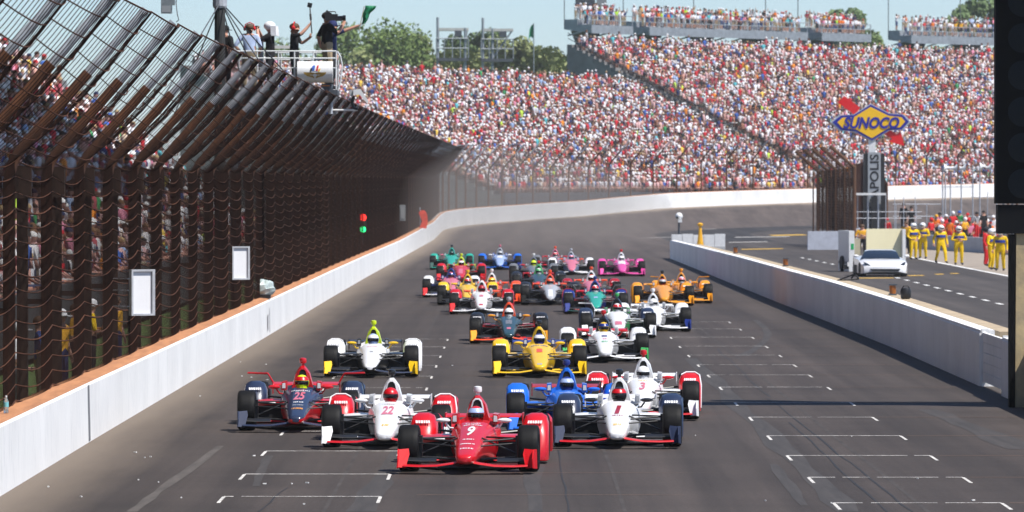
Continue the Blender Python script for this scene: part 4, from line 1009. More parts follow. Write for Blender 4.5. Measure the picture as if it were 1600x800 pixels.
# lamps and a black drum standing on the ledge
M_amber = mat('amber_lens', (.32, .10, .015), .3, var=.3, vscale=10)
for px, py, lab in ((1149, 394, 'brown warning lamp on the pit wall, farthest of three'), (1227, 413, 'brown warning lamp on the pit wall, middle of three'), (1394, 454, 'brown warning lamp on the pit wall, nearest of three')):
    z = 1.1; Yl = None
    best = min((abs(pix((interp(PXT, y) + .58, y, interp(PHT, y) - .03))[0] - px), y) for y in np.arange(120, 290, .5)); y = best[1]
    root = empty('warning_lamp', (interp(PXT, y) + .58, y, interp(PHT, y) - .03), 0, lab, 'lamp', 'warning lamps on the pit wall')
    m = MB(); m.bbox((-.10, -.1, 0), (.10, .1, .04)); m.bbox((-.10, -.1, .25), (.11, .1, .29)); m.build('lamp_frame', M_steel_d, root)
    m = MB(); m.lathe([(.085, .04), (.09, .14), (.085, .25)], 'z', 10); m.build('lamp_lens', M_amber, root, smooth=True)
best = min((abs(pix((interp(PXT, y) + .58, y, 1.1))[0] - 1416), y) for y in np.arange(120, 290, .5)); y = best[1]
root = empty('black_drum', (interp(PXT, y) + .58, y, interp(PHT, y) - .03), 0, 'round black drum bag standing on the pit wall ledge', 'drum')
m = MB(); m.lathe([(.10, 0), (.13, .05), (.135, .2), (.11, .27), (.05, .28)], 'z', 12); m.build('drum_body', M_black, root, smooth=True)
m = MB(); m.tube([(-.1, 0, .25), (-.05, 0, .33), (.05, 0, .33), (.1, 0, .25)], .014, 6); m.build('handle', M_black, root)
# small black and white camera rig by the car
y = 168; p = at(1336, 432, 1.1); root = empty('wall_camera', (interp(PXT, y) + .45, y, interp(PHT, y) - .03), 0, 'small black and white camera rig on the pit wall in front of the white car', 'camera')
q = lambda px, py: Vector(((px - VX) * y / F - interp(PXT, y) - .45, 0, H + (VY - py) * y / F - interp(PHT, y) + .03))
m = MB(); m.tube([Vector((0, 0, 0)), q(1336, 428), q(1334, 415)], .025, 6); m.tube([q(1330, 435), q(1336, 428), q(1342, 436)], .03, 6); m.tube([(0, 0, 0), q(1342, 436)], .02, 5); m.build('mount', M_black, root)
m = MB(); m.box(q(1328, 413), (.16, .25, .12)); m.build('camera_body', M_white, root); m = MB(); m.box(q(1322, 417), (.14, .2, .13)); m.build('lens_hood', M_black, root)
m = MB(); m.box(q(1336, 420), (.1, .12, .24)); m.build('battery', M_black, root)

# ------------------------------------------------------------------ start light tower with its overhead gantry
TY = 103.0; xl = (1555 - VX) * TY / F
lt = empty('light_tower', (9.5, TY, 0), 0, 'tall black race light tower on a concrete post at the right edge', 'light tower')
tz = lambda py: H + (VY - py) * TY / F
M_matte = mat('matte_black', (.004, .0045, .005), .7, var=.3, vscale=6, spec=.12)
m = MB(); m.bbox((xl - 9.5, -.25, tz(318)), (xl - 9.5 + 1.0, .25, tz(318) + 6.4)); o = m.build('lamp_cabinet', M_matte, lt)
m = MB(); m.bbox((xl - 9.5 + .03, -.22, tz(365)), (xl - 9.5 + .97, .22, tz(320))); m.build('cabinet_base', mat('matte_black_base', (.004, .0045, .006), .6, spec=.15), lt)
M_lens = mat('dark_lens', (.005, .011, .014), .5, spec=.25, var=.6, vscale=70, bump=.8, bscale=90)
for k, py in enumerate((287, 231, 175, 118, 60, 4)):
    m = MB(); c = ((1596 - VX) * TY / F - 9.5, -.255, tz(py)); m.lathe([(.01, -.025), (.12, -.02), (.20, -.008), (.265, 0)], 'y', 24, c); l_ = m.build('lens', M_lens, o, smooth=True)
m = MB(); m.bbox((xl - 9.5 - .012, -.262, tz(318)), (xl - 9.5 + .035, -.251, tz(-300))); m.build('cabinet_edge', MATS['matte_black_base'], o)
m = MB(); a = (1585 - VX) * TY / F - 9.5; m.loft([[(a, -.16, 0), (a + .5, -.16, 0), (a + .5, .3, 0), (a, .3, 0)], [(a + .02, -.16, tz(364)), (a + .46, -.16, tz(364)), (a + .46, .3, tz(364)), (a + .02, .3, tz(364))]]); m.build('post', mat('stained_concrete', (.55, .42, .22), .85, col2=(.30, .25, .17), vscale=3, bump=.3, bscale=20), lt)
m = MB(); m.bbox(((1575.5 - VX) * TY / F - 9.5, -.20, 0), ((1584.5 - VX) * TY / F - 9.5, .05, tz(366))); m.build('angle_iron', M_matte, lt)
m = MB(); gz = 9.2; m.bbox((7.5 - 9.5, -1.9, gz), (16 - 9.5, -.5, gz + .18)); m.build('gantry_walkway', M_steel_d, lt)
m = MB()
for yy in (-1.85, -.55):
    for hz in (.6, 1.1): m.tube([(7.55 - 9.5, yy, gz + hz), (16 - 9.5, yy, gz + hz)], .03, 5)
    for k in range(6): m.tube([(7.55 - 9.5 + k * 1.6, yy, gz), (7.55 - 9.5 + k * 1.6, yy, gz + 1.1)], .03, 5)
m.build('gantry_railing', M_steel, lt)
for xx in (3.4, 6.2): m = MB(); m.bbox((xx - .12, -1.3, 0), (xx + .12, -1.06, gz)); m.build('gantry_leg', M_steel_d, lt)

# ------------------------------------------------------------------ painted lines in the pit lane
M_py2 = mat('yellow_line', (.55, .33, .04), .8, var=.35, vscale=3)
M_conc_pad = mat('concrete_pad', (.30, .25, .20), .85, var=.25, vscale=.6, bump=.3, bscale=20)
def sheet4(name, pts, m_, z=.004, kind='structure'):
    m = MB(); m.add([(x, y, z) for x, y in pts], [(0, 1, 2, 3)]); return m.build(name, m_, kind=kind)
sheet4('pit_box_pad', [(20.98, 190), (30, 190), (34, 366), (20.98, 366)], M_conc_pad, .0)
pl = sheet4('pit_edge_line', [(20.72, 190), (20.96, 190), (20.96, 330), (20.72, 330)], M_paint, .006)
for k in range(26):
    y = 160 + 5.6 * k; x = 15.8 - max(0, y - 240) * .015
    m = MB(); m.add([(x, y, .004), (x + .16, y, .004), (x + .16, y + 2.2, .004), (x, y + 2.2, .004)], [(0, 1, 2, 3)]); m.build('lane_dash', M_paint, pl)
for a, b in ((14.2, 15.7), (16.0, 16.4), (16.7, 17.4), (18.1, 18.5), (18.9, 19.3)):
    y = 238 + (a - 14.2) * 2.5; m = MB(); m.add([(a, y, .004), (b, y + .6, .004), (b, y + 2.2, .004), (a, y + 1.6, .004)], [(0, 1, 2, 3)]); m.build('yellow_dash', M_py2, pl)
for (px0, px1, py, w, mm_) in ((1208, 1262, 367.5, 4.5, M_py2), (1150, 1235, 370, 2, M_paint_worn), (1160, 1225, 389, 2, M_py2), (1140, 1200, 378, 1.5, M_paint_worn), (1000, 1050, 371, 1.2, M_paint_worn), (1060, 1120, 358, 1.2, M_paint_worn)):
    a, b = at(px0, py + 1.2), at(px1, py); m = MB(); m.add([(a.x, a.y, .005), (b.x, b.y, .005), (b.x, b.y + w * 1.6, .005), (a.x, a.y + w * 1.6, .005)], [(0, 1, 2, 3)]); m.build('faded_line', mm_, pl)

# inner pit wall behind the crew
iw = empty('inner_pit_wall', (24.5, 344, 0), 0, 'low grey concrete wall behind the crew members in yellow', 'wall')
w0, w1 = Vector((22.2, 356, 0)), Vector((29.6, 292, 0)); n_ = 9
for k in range(n_):
    a = w0 + (w1 - w0) * (k / n_); b = w0 + (w1 - w0) * ((k + 1) / n_ - .002); a, b = a - Vector((24.5, 344, 0)), b - Vector((24.5, 344, 0))
    m = MB(); s = Vector((.3, .03, 0)); m.loft([[a, b, b + s, a + s], [v + Vector((0, 0, .85)) for v in (a, b, b + s, a + s)]]); m.build('wall_panel', mat('grey_wall', (.40, .41, .44), .7, var=.15, vscale=1.5), iw)

# concrete block with bent catch fence at pit entry
cbk = empty('concrete_barrier', (18.3, 337, 0), 0, 'grey-blue concrete barrier block under the right-hand bent fence', 'barrier')
m = MB(); xa, xb = (1262 - VX) * 337 / F - 18.3, (1324 - VX) * 337 / F - 18.3
m.loft([[(xa, 0, -.05), (xb, 0, -.05), (xb, .5, -.05), (xa, .5, -.05)], [(xa + .02, .03, 1.08), (xb, .03, 1.08), (xb, .45, 1.08), (xa + .02, .45, 1.08)]]); m.build('block', mat('grey_blue_block', (.50, .52, .58), .75, var=.15, vscale=2), cbk)  # concrete in one grey-blue colour
m = MB(); m.loft([[(xb - .3, .5, -.05), (xb - .0, .5, -.05), (xb + 2.2, 22, -.05), (xb + 1.9, 22, -.05)], [(xb - .3, .5, 1.08), (xb - .0, .5, 1.08), (xb + 2.2, 22, 1.08), (xb + 1.9, 22, 1.08)]]); m.build('wing_wall', MATS['grey_blue_block'], cbk)
M_rust2 = mat('brown_rusty_steel', (.16, .07, .032), .85, col2=(.07, .032, .018), vscale=4, stretch=(1, 1, .4))
f2 = empty('bent_fence', (19.8, 345, 0), 0, 'rusty fence with tops bent to the left beside the tall pylon sign', 'fence')
FP = []
for px, ybend, pt, ytop, Yq in ((1278, 268, 1243, 236, 366), (1293, 266, 1256, 234, 359), (1306, 265, 1268, 232, 352), (1320, 263.5, 1283, 230, 346), (1335, 262, 1297, 228, 340)):
    a = atY(px, ybend, Yq); b = atY(pt, ytop, Yq); o_ = Vector((19.8, 345, 0)); FP.append((a - o_, b - o_))
    m = MB(); m.tube([(a.x - 19.8, Yq - 345, 0), a - o_, b - o_], .11, 7); m.tube([(a.x - 19.8 - .28, Yq - 345 + .3, 0), a - o_ + Vector((-.28, .3, 0))], .05, 5); m.build('post', M_rust2, f2)
m = MB()
for (a0, b0), (a1, b1) in zip(FP[:-1], FP[1:]):
    for k in range(22):
        z = 1.0 + (a0.z - 1.0) * k / 22; m.tube([(a0.x, a0.y, z), ((a0.x + a1.x) / 2 - .04, (a0.y + a1.y) / 2, z - .08), (a1.x, a1.y, z)], .022, 3, caps=False)
    for k in range(12): m.tube([a0 + (b0 - a0) * k / 11, a1 + (b1 - a1) * k / 11], .010, 3, caps=False)
    for k in range(1, 10):
        w = k / 10; a = a0 + (a1 - a0) * w; b = b0 + (b1 - b0) * w; m.tube([(a.x, a.y, 1.0), a], .03, 3, caps=False); m.tube([a, b], .010, 3, caps=False)
a0 = FP[-1][0]
m.build('wire_mesh', M_wire, f2, kind='stuff')
f3 = empty('dark_screen_fence', (22.0, 372, 0), 0, 'dark red-brown mesh screen behind the pylon sign', 'fence')
pts_ = [(1336, 257), (1352, 252), (1366, 252), (1376, 262), (1386, 285)]
for i, (px, py) in enumerate(pts_):
    a = atY(px, py, 372); m = MB(); m.tube([(a.x - 22, 0, 0), (a.x - 22, 0, a.z)], .07, 6); m.build('post', M_rust2, f3)
m = MB()
for (p0, q0), (p1, q1) in zip(pts_[:-1], pts_[1:]):
    a, b = atY(p0, q0, 372), atY(p1, q1, 372); m.add([(a.x - 22, .1, .9), (b.x - 22, .1, .9), (b.x - 22, .1, b.z), (a.x - 22, .1, a.z)], [(0, 1, 2, 3)])
    m.add([(a.x - 22, .13, .9), (b.x - 22, .13, .9), (b.x - 22, .13, b.z), (a.x - 22, .13, a.z)], [(3, 2, 1, 0)])
m.build('screen', mat('screen_mesh', (.055, .02, .014), .9, var=.5, vscale=5, stretch=(6, 1, .8)), f3)

# ------------------------------------------------------------------ diamond fuel sign on its pylon
GY = 352.0; gx = (1362 - VX) * GY / F
sg = empty('pylon_sign', (gx, GY, 0), 0, 'tall pylon with a blue and yellow diamond fuel sign and red arrow', 'sign')
g_ = lambda px, py, y=0: Vector(((px - VX) * GY / F - gx, y, H + (VY - py) * GY / F))
M_sy = mat('sign_yellow', (.95, .54, .012), .4, var=.06, vscale=1); M_sb = mat('sign_blue', (.015, .02, .30), .4); M_sr = mat('sign_red', (.75, .012, .015), .4); M_sw = mat('sign_silver', (.52, .55, .58), .4, metal=.2)
def prism(pts, y0, y1, m_, name, parent):
    m = MB(); m.loft([[g_(x, y, y1) for x, y in pts], [g_(x, y, y0) for x, y in pts]]); return m.build(name, m_, parent)
def grow(pts, k, c=(1360, 191.5)): return [(c[0] + (x - c[0]) * k + math.copysign(0, 1), c[1] + (y - c[1]) * k) for x, y in pts]
dia = [(1297, 191), (1311, 180), (1333, 179), (1360, 162), (1390, 177), (1413, 179), (1423, 190), (1411, 203), (1390, 204), (1362, 221), (1335, 206), (1311, 204)]
prism(dia, -.20, .2, M_sw, 'sign_box', sg)
d2 = grow(dia, .95); bl = prism(d2, -.23, -.2, M_sb, 'blue_border', sg)
d3 = [(1308, 191), (1316, 184), (1334, 183), (1360, 167), (1388, 181), (1408, 183), (1414, 190), (1406, 199), (1388, 200), (1362, 216), (1337, 202), (1316, 200)]
prism(d3, -.25, -.23, M_sy, 'yellow_field', sg)
tm = text_mesh('SUNOCO', 1, shear=.28, bold=.042, ext=.02)
xs = [v.co.x for v in tm.vertices]; ys_ = [v.co.y for v in tm.vertices]; W_ = max(xs) - min(xs); h_ = max(ys_) - min(ys_)
sx_ = (88 * GY / F) / W_; sy_ = (18.5 * GY / F) / h_
c0 = g_(1361, 192, -.27)
for v in tm.vertices: x, y, z = v.co; v.co = ((x - (max(xs) + min(xs)) / 2) * sx_ + c0.x, c0.y - z * .5, (y - (max(ys_) + min(ys_)) / 2) * sy_ + c0.z)
ob('lettering', tm, M_sb, sg)
prism([(1309, 160), (1319, 150), (1344, 168), (1336, 180)], -.12, .1, M_sr, 'arrow_tail', sg)
prism([(1384, 206), (1390, 203), (1401, 210), (1407, 205), (1413, 228), (1388, 221), (1395, 217), (1382, 210)], -.12, .1, M_sr, 'arrow_head', sg)
m = MB(); m.bbox(g_(1357, 243, -.15), g_(1368, 219, .15)); m.build('neck', M_white, sg)
m = MB(); m.bbox(g_(1349.5, 372, -.35), g_(1381.5, 240, .45)); m.build('pylon_body', M_black, sg)
m = MB(); m.bbox(g_(1355.5, 372, -.40), g_(1375.5, 238, -.352)); m.build('pylon_face', mat('pylon_silver', (.36, .38, .40), .45, var=.15, vscale=2), sg)
tm = text_mesh('INDIANAPOLIS', 1, bold=.02, ext=.01); xs = [v.co.x for v in tm.vertices]; ys_ = [v.co.y for v in tm.vertices]
k1 = (143 * GY / F) / (max(xs) - min(xs)); k2 = (14 * GY / F) / (max(ys_) - min(ys_)); zt = g_(0, 241).z
for v in tm.vertices: x, y, z = v.co; v.co = (-(y - (max(ys_) + min(ys_)) / 2) * k2 + g_(1365.5, 0).x, -.41 - z * .5, zt - (max(xs) - x) * k1)
ob('lettering', tm, M_black, sg)
m = MB(); m.bbox(g_(1350, 372, -.9), g_(1356, 308, -.5)); m.bbox(g_(1360, 372, -.9), g_(1370, 307, -.5)); m.bbox(g_(1376, 372, -.9), g_(1381, 310, -.5)); m.build('figure_stand_in', M_black, sg)  # black boxes added in place of dark figures hiding the lower letters
rl = empty('pit_railing', (gx, 346, 0), 0, 'pale metal platform railing in front of the pylon sign', 'railing')
r_ = lambda px, py: Vector(((px - VX) * 346 / F - gx, 0, H + (VY - py) * 346 / F))
m = MB(); m.bbox(r_(1337, 305) + Vector((0, -.3, 0)), r_(1384, 301.5) + Vector((0, .3, 0))); m.build('canopy_bar', M_white, rl)
for py in (331, 341): m = MB(); m.tube([r_(1336, py), r_(1440, py)], .022, 5); m.build('rail', M_galv, rl)
for px in (1340, 1356, 1372, 1384, 1398, 1412, 1430): m = MB(); m.tube([r_(px, 372), r_(px, 304 if px < 1390 else 308)], .026 if px not in (1356, 1372) else .05, 6); m.build('rail_post', M_galv, rl)

# poles with horn loudspeakers and a wire fence behind the crew
hs = empty('speaker_fence', (27, 372, 0), 0, 'metal posts and rails with white horn speakers behind the pit crew', 'fence')
h2 = lambda px, py: Vector(((px - VX) * 372 / F - 27, 0, H + (VY - py) * 372 / F))
for px, py in ((1473, 262), (1477, 266), (1485, 268), (1502, 262), (1520, 258), (1531, 264), (1543, 300), (1557, 258), (1400, 318), (1432, 318), (1448, 318)):
    m = MB(); m.tube([h2(px, 395), h2(px, py)], .045 if py < 270 else .028, 6); m.build('pole', M_galv, hs)
for py, p0, p1 in ((292, 1470, 1522), (308, 1518, 1600), (319, 1395, 1470), (338, 1395, 1600)): m = MB(); m.tube([h2(p0, py), h2(p1, py)], .024, 5); m.build('rail', M_galv, hs)
for px, py, dr in ((1479, 262, -1), (1491, 263, 1), (1504, 263, 1), (1535, 260, -1), (1544, 262, 1)):
    c = h2(px, py); m = MB(); m.lathe([(.06, 0), (.10, .16), (.28, .34), (.30, .36)], 'x', 12)
    m.v = [tuple(Vector((v[0] * dr, v[1], v[2])) + c + Vector((-.18 * dr, -.1, 0))) for v in m.v]; m.build('horn_speaker', M_white, hs, smooth=True)
tf = empty('far_bent_fence', ((1552 - VX) * 400 / F, 400, 0), 0, 'short stretch of bent grey fence tops beside the light tower', 'fence')
for k in range(4):
    a = atY(1540 + 7 * k, 232 - k * .5, 400 - 4 * k); b = atY(1568 + 7 * k, 262, 400 - 4 * k); o_ = Vector(tf.location)
    m = MB(); m.tube([a - o_, b - o_, Vector((b.x, b.y, 0)) - o_], .09, 6); m.build('post', M_rust2 if k % 2 else M_steel_d, tf)

# ------------------------------------------------------------------ white sports car in the pit lane
def sports_car(loc, rz):
    root = empty('sports_car', loc, rz, 'white low sports car facing the camera in the pit lane', 'car')
    M_cw = mat('car_white', (.82, .82, .83), .25, coat=.6); M_gl = mat('car_glass', (.012, .02, .035), .08); M_rb = mat('tyre_rubber', (.018, .018, .019), .75)
    # stations: y, half width low, half width shoulder, z low, z shoulder, z deck
    st = [(-.02, .60, .62, .22, .40, .46), (.10, .82, .84, .16, .46, .56), (.45, .92, .92, .14, .58, .70), (.95, .94, .93, .14, .68, .76), (1.5, .93, .92, .14, .74, .82), (2.2, .93, .92, .14, .78, .88), (3.1, .95, .95, .14, .82, .90), (3.8, .95, .94, .18, .84, .92), (4.4, .88, .88, .25, .80, .88)]
    m = MB(); rings = []
    for y, wl, ws, zl, zs, zd in st:
        rings.append([Vector(v) for v in ((-wl, y, zl), (-ws, y, zs), (-ws * .82, y, (zs + zd) / 2 + .035), (-ws * .45, y, zd), (0, y, zd + .012), (ws * .45, y, zd), (ws * .82, y, (zs + zd) / 2 + .035), (ws, y, zs), (wl, y, zl))])
    m.loft(rings); body = m.build('body', M_cw, root, smooth=True)
    m = MB(); cab_ = [(1.25, .74, .82), (2.0, .64, 1.17), (2.6, .60, 1.20), (3.6, .50, .95)]
    rings = [[Vector(v) for v in ((-w - .12 * (1.23 - z) - .1, y, .78), (-w, y, z - .05), (-w * .7, y, z), (w * .7, y, z), (w, y, z - .05), (w + .12 * (1.23 - z) + .1, y, .78))] for y, w, z in cab_]
    m.loft(rings); m.build('windscreen', M_gl, root, smooth=True)
    m = MB(); m.loft([[(-.62, 2.04, 1.135), (-.45, 2.02, 1.185), (.45, 2.02, 1.185), (.62, 2.04, 1.135), (.4, 2.04, 1.15), (-.4, 2.04, 1.15)], [(-.62, 2.3, 1.165), (-.45, 2.3, 1.215), (.45, 2.3, 1.215), (.62, 2.3, 1.165), (.4, 2.3, 1.17), (-.4, 2.3, 1.17)], [(-.58, 2.9, 1.15), (-.42, 2.9, 1.205), (.42, 2.9, 1.205), (.58, 2.9, 1.15), (.4, 2.9, 1.15), (-.4, 2.9, 1.15)]]); m.build('roof', M_cw, root, smooth=True)
    m = MB(); m.loft([[(-.52, -.06, .24), (.52, -.06, .24), (.60, -.045, .36), (-.60, -.045, .36)], [(-.52, .05, .24), (.52, .05, .24), (.60, .05, .36), (-.60, .05, .36)]]); m.build('grille', M_black, root)
    m = MB(); m.bbox((-.80, -.03, .10), (.80, .3, .15)); m.build('splitter', M_black, root)
    for s in (-1, 1):
        m = MB(); m.loft([[(s * .56, .02, .50), (s * .80, .10, .55), (s * .84, .28, .68), (s * .70, .18, .62)], [(s * .56, .10, .47), (s * .80, .20, .52), (s * .84, .35, .66), (s * .70, .25, .60)]]); m.build('headlight', M_gl, root)
        m = MB(); m.ell((s * 1.02, 1.65, .92), (.11, .08, .07), 8, 6); m.bbox((s * .84, 1.63, .86), (s * .95, 1.68, .90)); m.build('mirror', M_cw, root, smooth=True)
        for y in (.95, 3.65):
            m = MB(); m.lathe([(.2, -.12), (.31, -.13), (.335, -.10), (.335, .10), (.31, .13), (.2, .12)], 'x', 20, (s * .82, y, .335)); w = m.build('wheel', M_rb, root, smooth=True)
            m = MB(); m.lathe([(.19, -.10), (.2, .1)], 'x', 14, (s * .84, y, .335)); m.build('rim', mat('rim_dark', (.1, .1, .11), .35, metal=.6), w)
    m = MB(); m.bbox((-.24, .80, .775), (.24, .86, .782)); m.build('hood_emblem', mat('emblem_grey', (.3, .3, .3), .4), root)
    return root
sports_car((15.55, 242.5, 0), R(2)).scale = (1.06, 1.0, .92)
# open equipment trailer behind the car
tr = empty('equipment_trailer', (15.7, 256, 0), R(7), 'open equipment trailer with a cream back panel behind the white sports car', 'trailer')
t_ = lambda px, py: Vector(((px - VX) * 256 / F - 15.7, 0, H + (VY - py) * 256 / F))
M_cream = mat('cream_panel', (.95, .86, .55), .6, var=.06, vscale=.8, stretch=(1, 1, .4))
a, b = t_(1354, 420), t_(1409, 357.5); m = MB(); m.bbox((a.x, .0, a.z), (b.x, .12, b.z)); m.build('back_panel', M_cream, tr)
a, b = t_(1409, 424), t_(1414, 358); m = MB(); m.bbox((a.x + .004, -.3, a.z), (b.x, 2.2, b.z)); m.build('side_panel', M_white, tr)
a, b = t_(1323, 424), t_(1331.5, 360.5); m = MB(); m.bbox((a.x, -.5, a.z), (b.x, 2.2, b.z)); sp2 = m.build('side_panel', M_white, tr)
a, b = t_(1326, 389.5), t_(1330.5, 380.5); m = MB(); m.bbox((a.x, -.512, a.z), (b.x, -.502, b.z)); m.build('green_sticker', mat('sticker_green', (.02, .40, .12), .5), sp2)
a, b = t_(1332, 420), t_(1348, 373); m = MB(); m.bbox((a.x, .6, a.z), (b.x, 1.6, b.z)); m.build('tan_case', mat('tan_case', (.42, .38, .28), .7, var=.1), tr)
a, b = t_(1323, 424), t_(1414, 420); m = MB(); m.bbox((a.x, -.45, .35), (b.x, 2.2, .45)); m.build('floor', M_steel_d, tr)
for s in (-1.0, 1.2):
    m = MB(); m.lathe([(.15, -.1), (.33, -.1), (.35, -.07), (.35, .07), (.33, .1), (.15, .1)], 'x', 16, (s, 1.0, .35)); m.build('wheel', MATS['tyre_rubber'], tr, smooth=True)

# ------------------------------------------------------------------ pit crew
M_hw = mat('helmet_white', (.82, .82, .82), .3, coat=.4)
M_bb = cloth('band_blue', (.03, .06, .30))
m = MB(); m.lathe([(.185, 1.20), (.19, 1.25), (.185, 1.32)], 'z', 12)
m.v = [(x, y * .76, z) for x, y, z in m.v]; BAND = m.mesh('chest_band', True)
def crew(px, py, pose, rz, label, shirt='yellow', pants='yellow', head='helmet', hm=None, h=1.86, band=True, fore=None, shin='pants'):
    p = at(px, py); o = person(p, R(rz), pose, shirt, pants, label, head, hm or M_hw, 0, fore=fore or shirt, shin=shin, h=h, extra=(('visor', M_black),) if head == 'helmet' else ())
    o.scale = (o.scale[0] * 1.25, o.scale[1] * 1.25, o.scale[2])
    if band: ob('chest_band', BAND, M_bb, o)
    return o
crew(1427, 406, 'hip', 30, 'crew member in yellow overalls and white helmet, leftmost of the pair at the trailer')
crew(1442, 405, 'folded', -20, 'crew member in yellow overalls and white helmet, right one of the pair at the trailer')
crew(1470, 412, 'stride', 20, 'crew member in yellow overalls and white helmet stepping forward alone by the grey wall')
crew(1498, 414.5, 'folded', 5, 'crew member in yellow overalls with folded arms, third group from the trailer')
crew(1549, 422, 'hip', 60, 'crew member in yellow overalls next to the person in red by the light tower')
crew(1563, 424, 'stand', -15, 'crew member in yellow overalls closest to the black light tower')
crew(1541, 416.5, 'stand', 70, 'crew member in red overalls standing beside the yellow crew at the light tower', 'red', 'red', 'helmet', CL['dark'], band=False)
crew(1347, 404, 'folded', 0, 'man in an orange shirt and dark trousers behind the trailer', 'amber', 'dark', 'hair', M_hair['brown'], 1.78, False, 'skin')
crew(1416, 397, 'stand', -30, 'man in a yellow shirt and black trousers right of the trailer', 'amber', 'black', 'hair', M_hair['brown'], 1.80, False, 'skin')
k = 0
for px, py, sh, pa, hd, hm, dsc in ((1455, 345, 'red', 'dark', 'helmet', CL['red'], 'person in a red suit with a dark helmet behind the grey pit wall, far left'), (1463, 340, 'orange', 'dark', 'cap', CL['amber'], 'person in orange with a yellow cap behind the grey pit wall'),
        (1472, 347, 'red', 'red', 'helmet', M_hw, 'person in red, white helmet, behind the grey wall left of the tall poles'), (1484, 346, 'orange', 'red', 'helmet', CL['dark'], 'person in bright orange behind the grey wall between the speaker poles'),
        (1489, 335, 'red', 'dark', 'helmet', M_hw, 'person in red with a white helmet at the back between the speaker poles'), (1499, 334, 'green', 'dark', 'cap', CL['blue'], 'person with a blue cap behind the grey wall'),
        (1508, 344, 'amber', 'dark', 'helmet', M_hw, 'person in amber with a white helmet leaning by the grey wall'), (1516, 350, 'pink', 'dark', 'hair', M_hair['brown'], 'person in a pink top behind the grey wall'),
        (1530, 343, 'white', 'red', 'helmet', M_hw, 'person in a white top and red trousers behind the grey wall'), (1537, 333, 'black', 'black', 'hair', M_hair['dark'], 'person in black high up near the light tower'),
        (1543, 347, 'dark', 'dark', 'helmet', M_hw, 'person in dark clothes with a white helmet near the light tower'), (1552, 341, 'white', 'white', 'cap', CL['white'], 'person all in white next to the light tower'),
        (1412, 322, 'black', 'black', 'hair', M_hair['dark'], 'left one of two dark figures on the pit platform'), (1424, 326, 'black', 'black', 'hair', M_hair['dark'], 'right one of two dark figures on the pit platform'), (1386, 345, 'red', 'dark', 'cap', CL['red'], 'person in red behind the railing of the pylon sign')):
    Yc = 354 + (k % 3) * 2.5; Xc = (px - VX) * Yc / F; zh = H + (VY - (py - 5)) * Yc / F; k += 1
    person((Xc, Yc, zh - 1.8), R(random.uniform(-40, 40)), random.choice(['stand', 'hip', 'folded']), sh, pa, dsc, hd, hm, 0, fore=random.choice([sh, 'skin']), h=1.78)
more = [(1452, 352, 'red'), (1460, 353, 'orange'), (1468, 336, 'pink'), (1478, 339, 'red'), (1494, 349, 'red'), (1503, 351, 'orange'), (1512, 337, 'red'), (1522, 346, 'red'), (1526, 335, 'grey'), (1535, 351, 'red'), (1548, 350, 'orange'), (1556, 349, 'red')]
for j, (px, py, sh) in enumerate(more):
    Yc = 355 + (j % 4) * 2; Xc = (px - VX) * Yc / F; zh = H + (VY - (py - 5)) * Yc / F
    person((Xc, Yc, zh - 1.8), R(random.uniform(-60, 60)), random.choice(['stand', 'hip', 'folded', 'photo']), sh, random.choice(['red', 'dark']), 'person in %s in the packed rear line behind the grey wall, %s from left' % (sh, nth(j + 1)),
           random.choice(['helmet', 'cap', 'hair']), random.choice([M_hw, CL['red'], CL['dark'], CL['white']]), 0, fore=random.choice([sh, 'skin']), h=1.76, group='crew packed behind the grey pit wall')
m = MB(); m.bbox((22.6, 352.5, 0), (31, 362, .30)); m.build('crew_platform', M_conc_pad, kind='structure')
m = MB(); m.bbox((22.5, 353.2, .30), (25.6, 361, .85)); m.build('pit_platform', M_steel_d, kind='structure')
# ------------------------------------------------------------------ open-wheel race cars
PAINT = {}
def paint(name):
    if name not in PAINT:
        c = dict(red=(.56, .004, .010), dkred=(.36, .008, .014), white=(.80, .80, .81), navy=(.018, .028, .065), blue=(.008, .13, .62), dkblue=(.012, .03, .20), yellow=(.82, .50, .008), gold=(.78, .31, .008), black=(.012, .012, .014), lime=(.62, .78, .01), green=(.05, .38, .10),
                 teal=(.02, .36, .26), dkgreen=(.015, .07, .06), orange=(.85, .085, .015), pink=(.72, .07, .33), silver=(.42, .43, .45), grey=(.16, .165, .175), dkteal=(.02, .055, .065), ltblue=(.35, .45, .70), rose=(.66, .16, .22))[name]
        PAINT[name] = mat('paint_' + name, c, .34, coat=.4, var=.05, vscale=2)
    return PAINT[name]
def matte(name):
    c = paint(name).diffuse_color; return mat('matte_' + name, tuple(c)[:3], .6, spec=.2, var=.06, vscale=3)
M_tyre = mat('racing_tyre', (.0055, .0055, .006), .6, var=.35, vscale=5, stretch=(6, 1, 1), bump=.15, bscale=30, spec=.18); M_carbon = mat('carbon', (.012, .012, .013), .4); M_rim = mat('wheel_rim', (.10, .10, .11), .35, metal=.7); M_dk = mat('cockpit_dark', (.006, .006, .007), .8)
def ring_sec(hw, zt, zb, p=.72, n=28):
    zc, hh = (zt + zb) / 2, (zt - zb) / 2; out = []
    for k in range(n):
        a = 2 * math.pi * k / n; c, s = math.cos(a), math.sin(a)
        out.append([hw * math.copysign(abs(c) ** p, c), zc + hh * math.copysign(abs(s) ** p, s)])
    return out
CM = {}
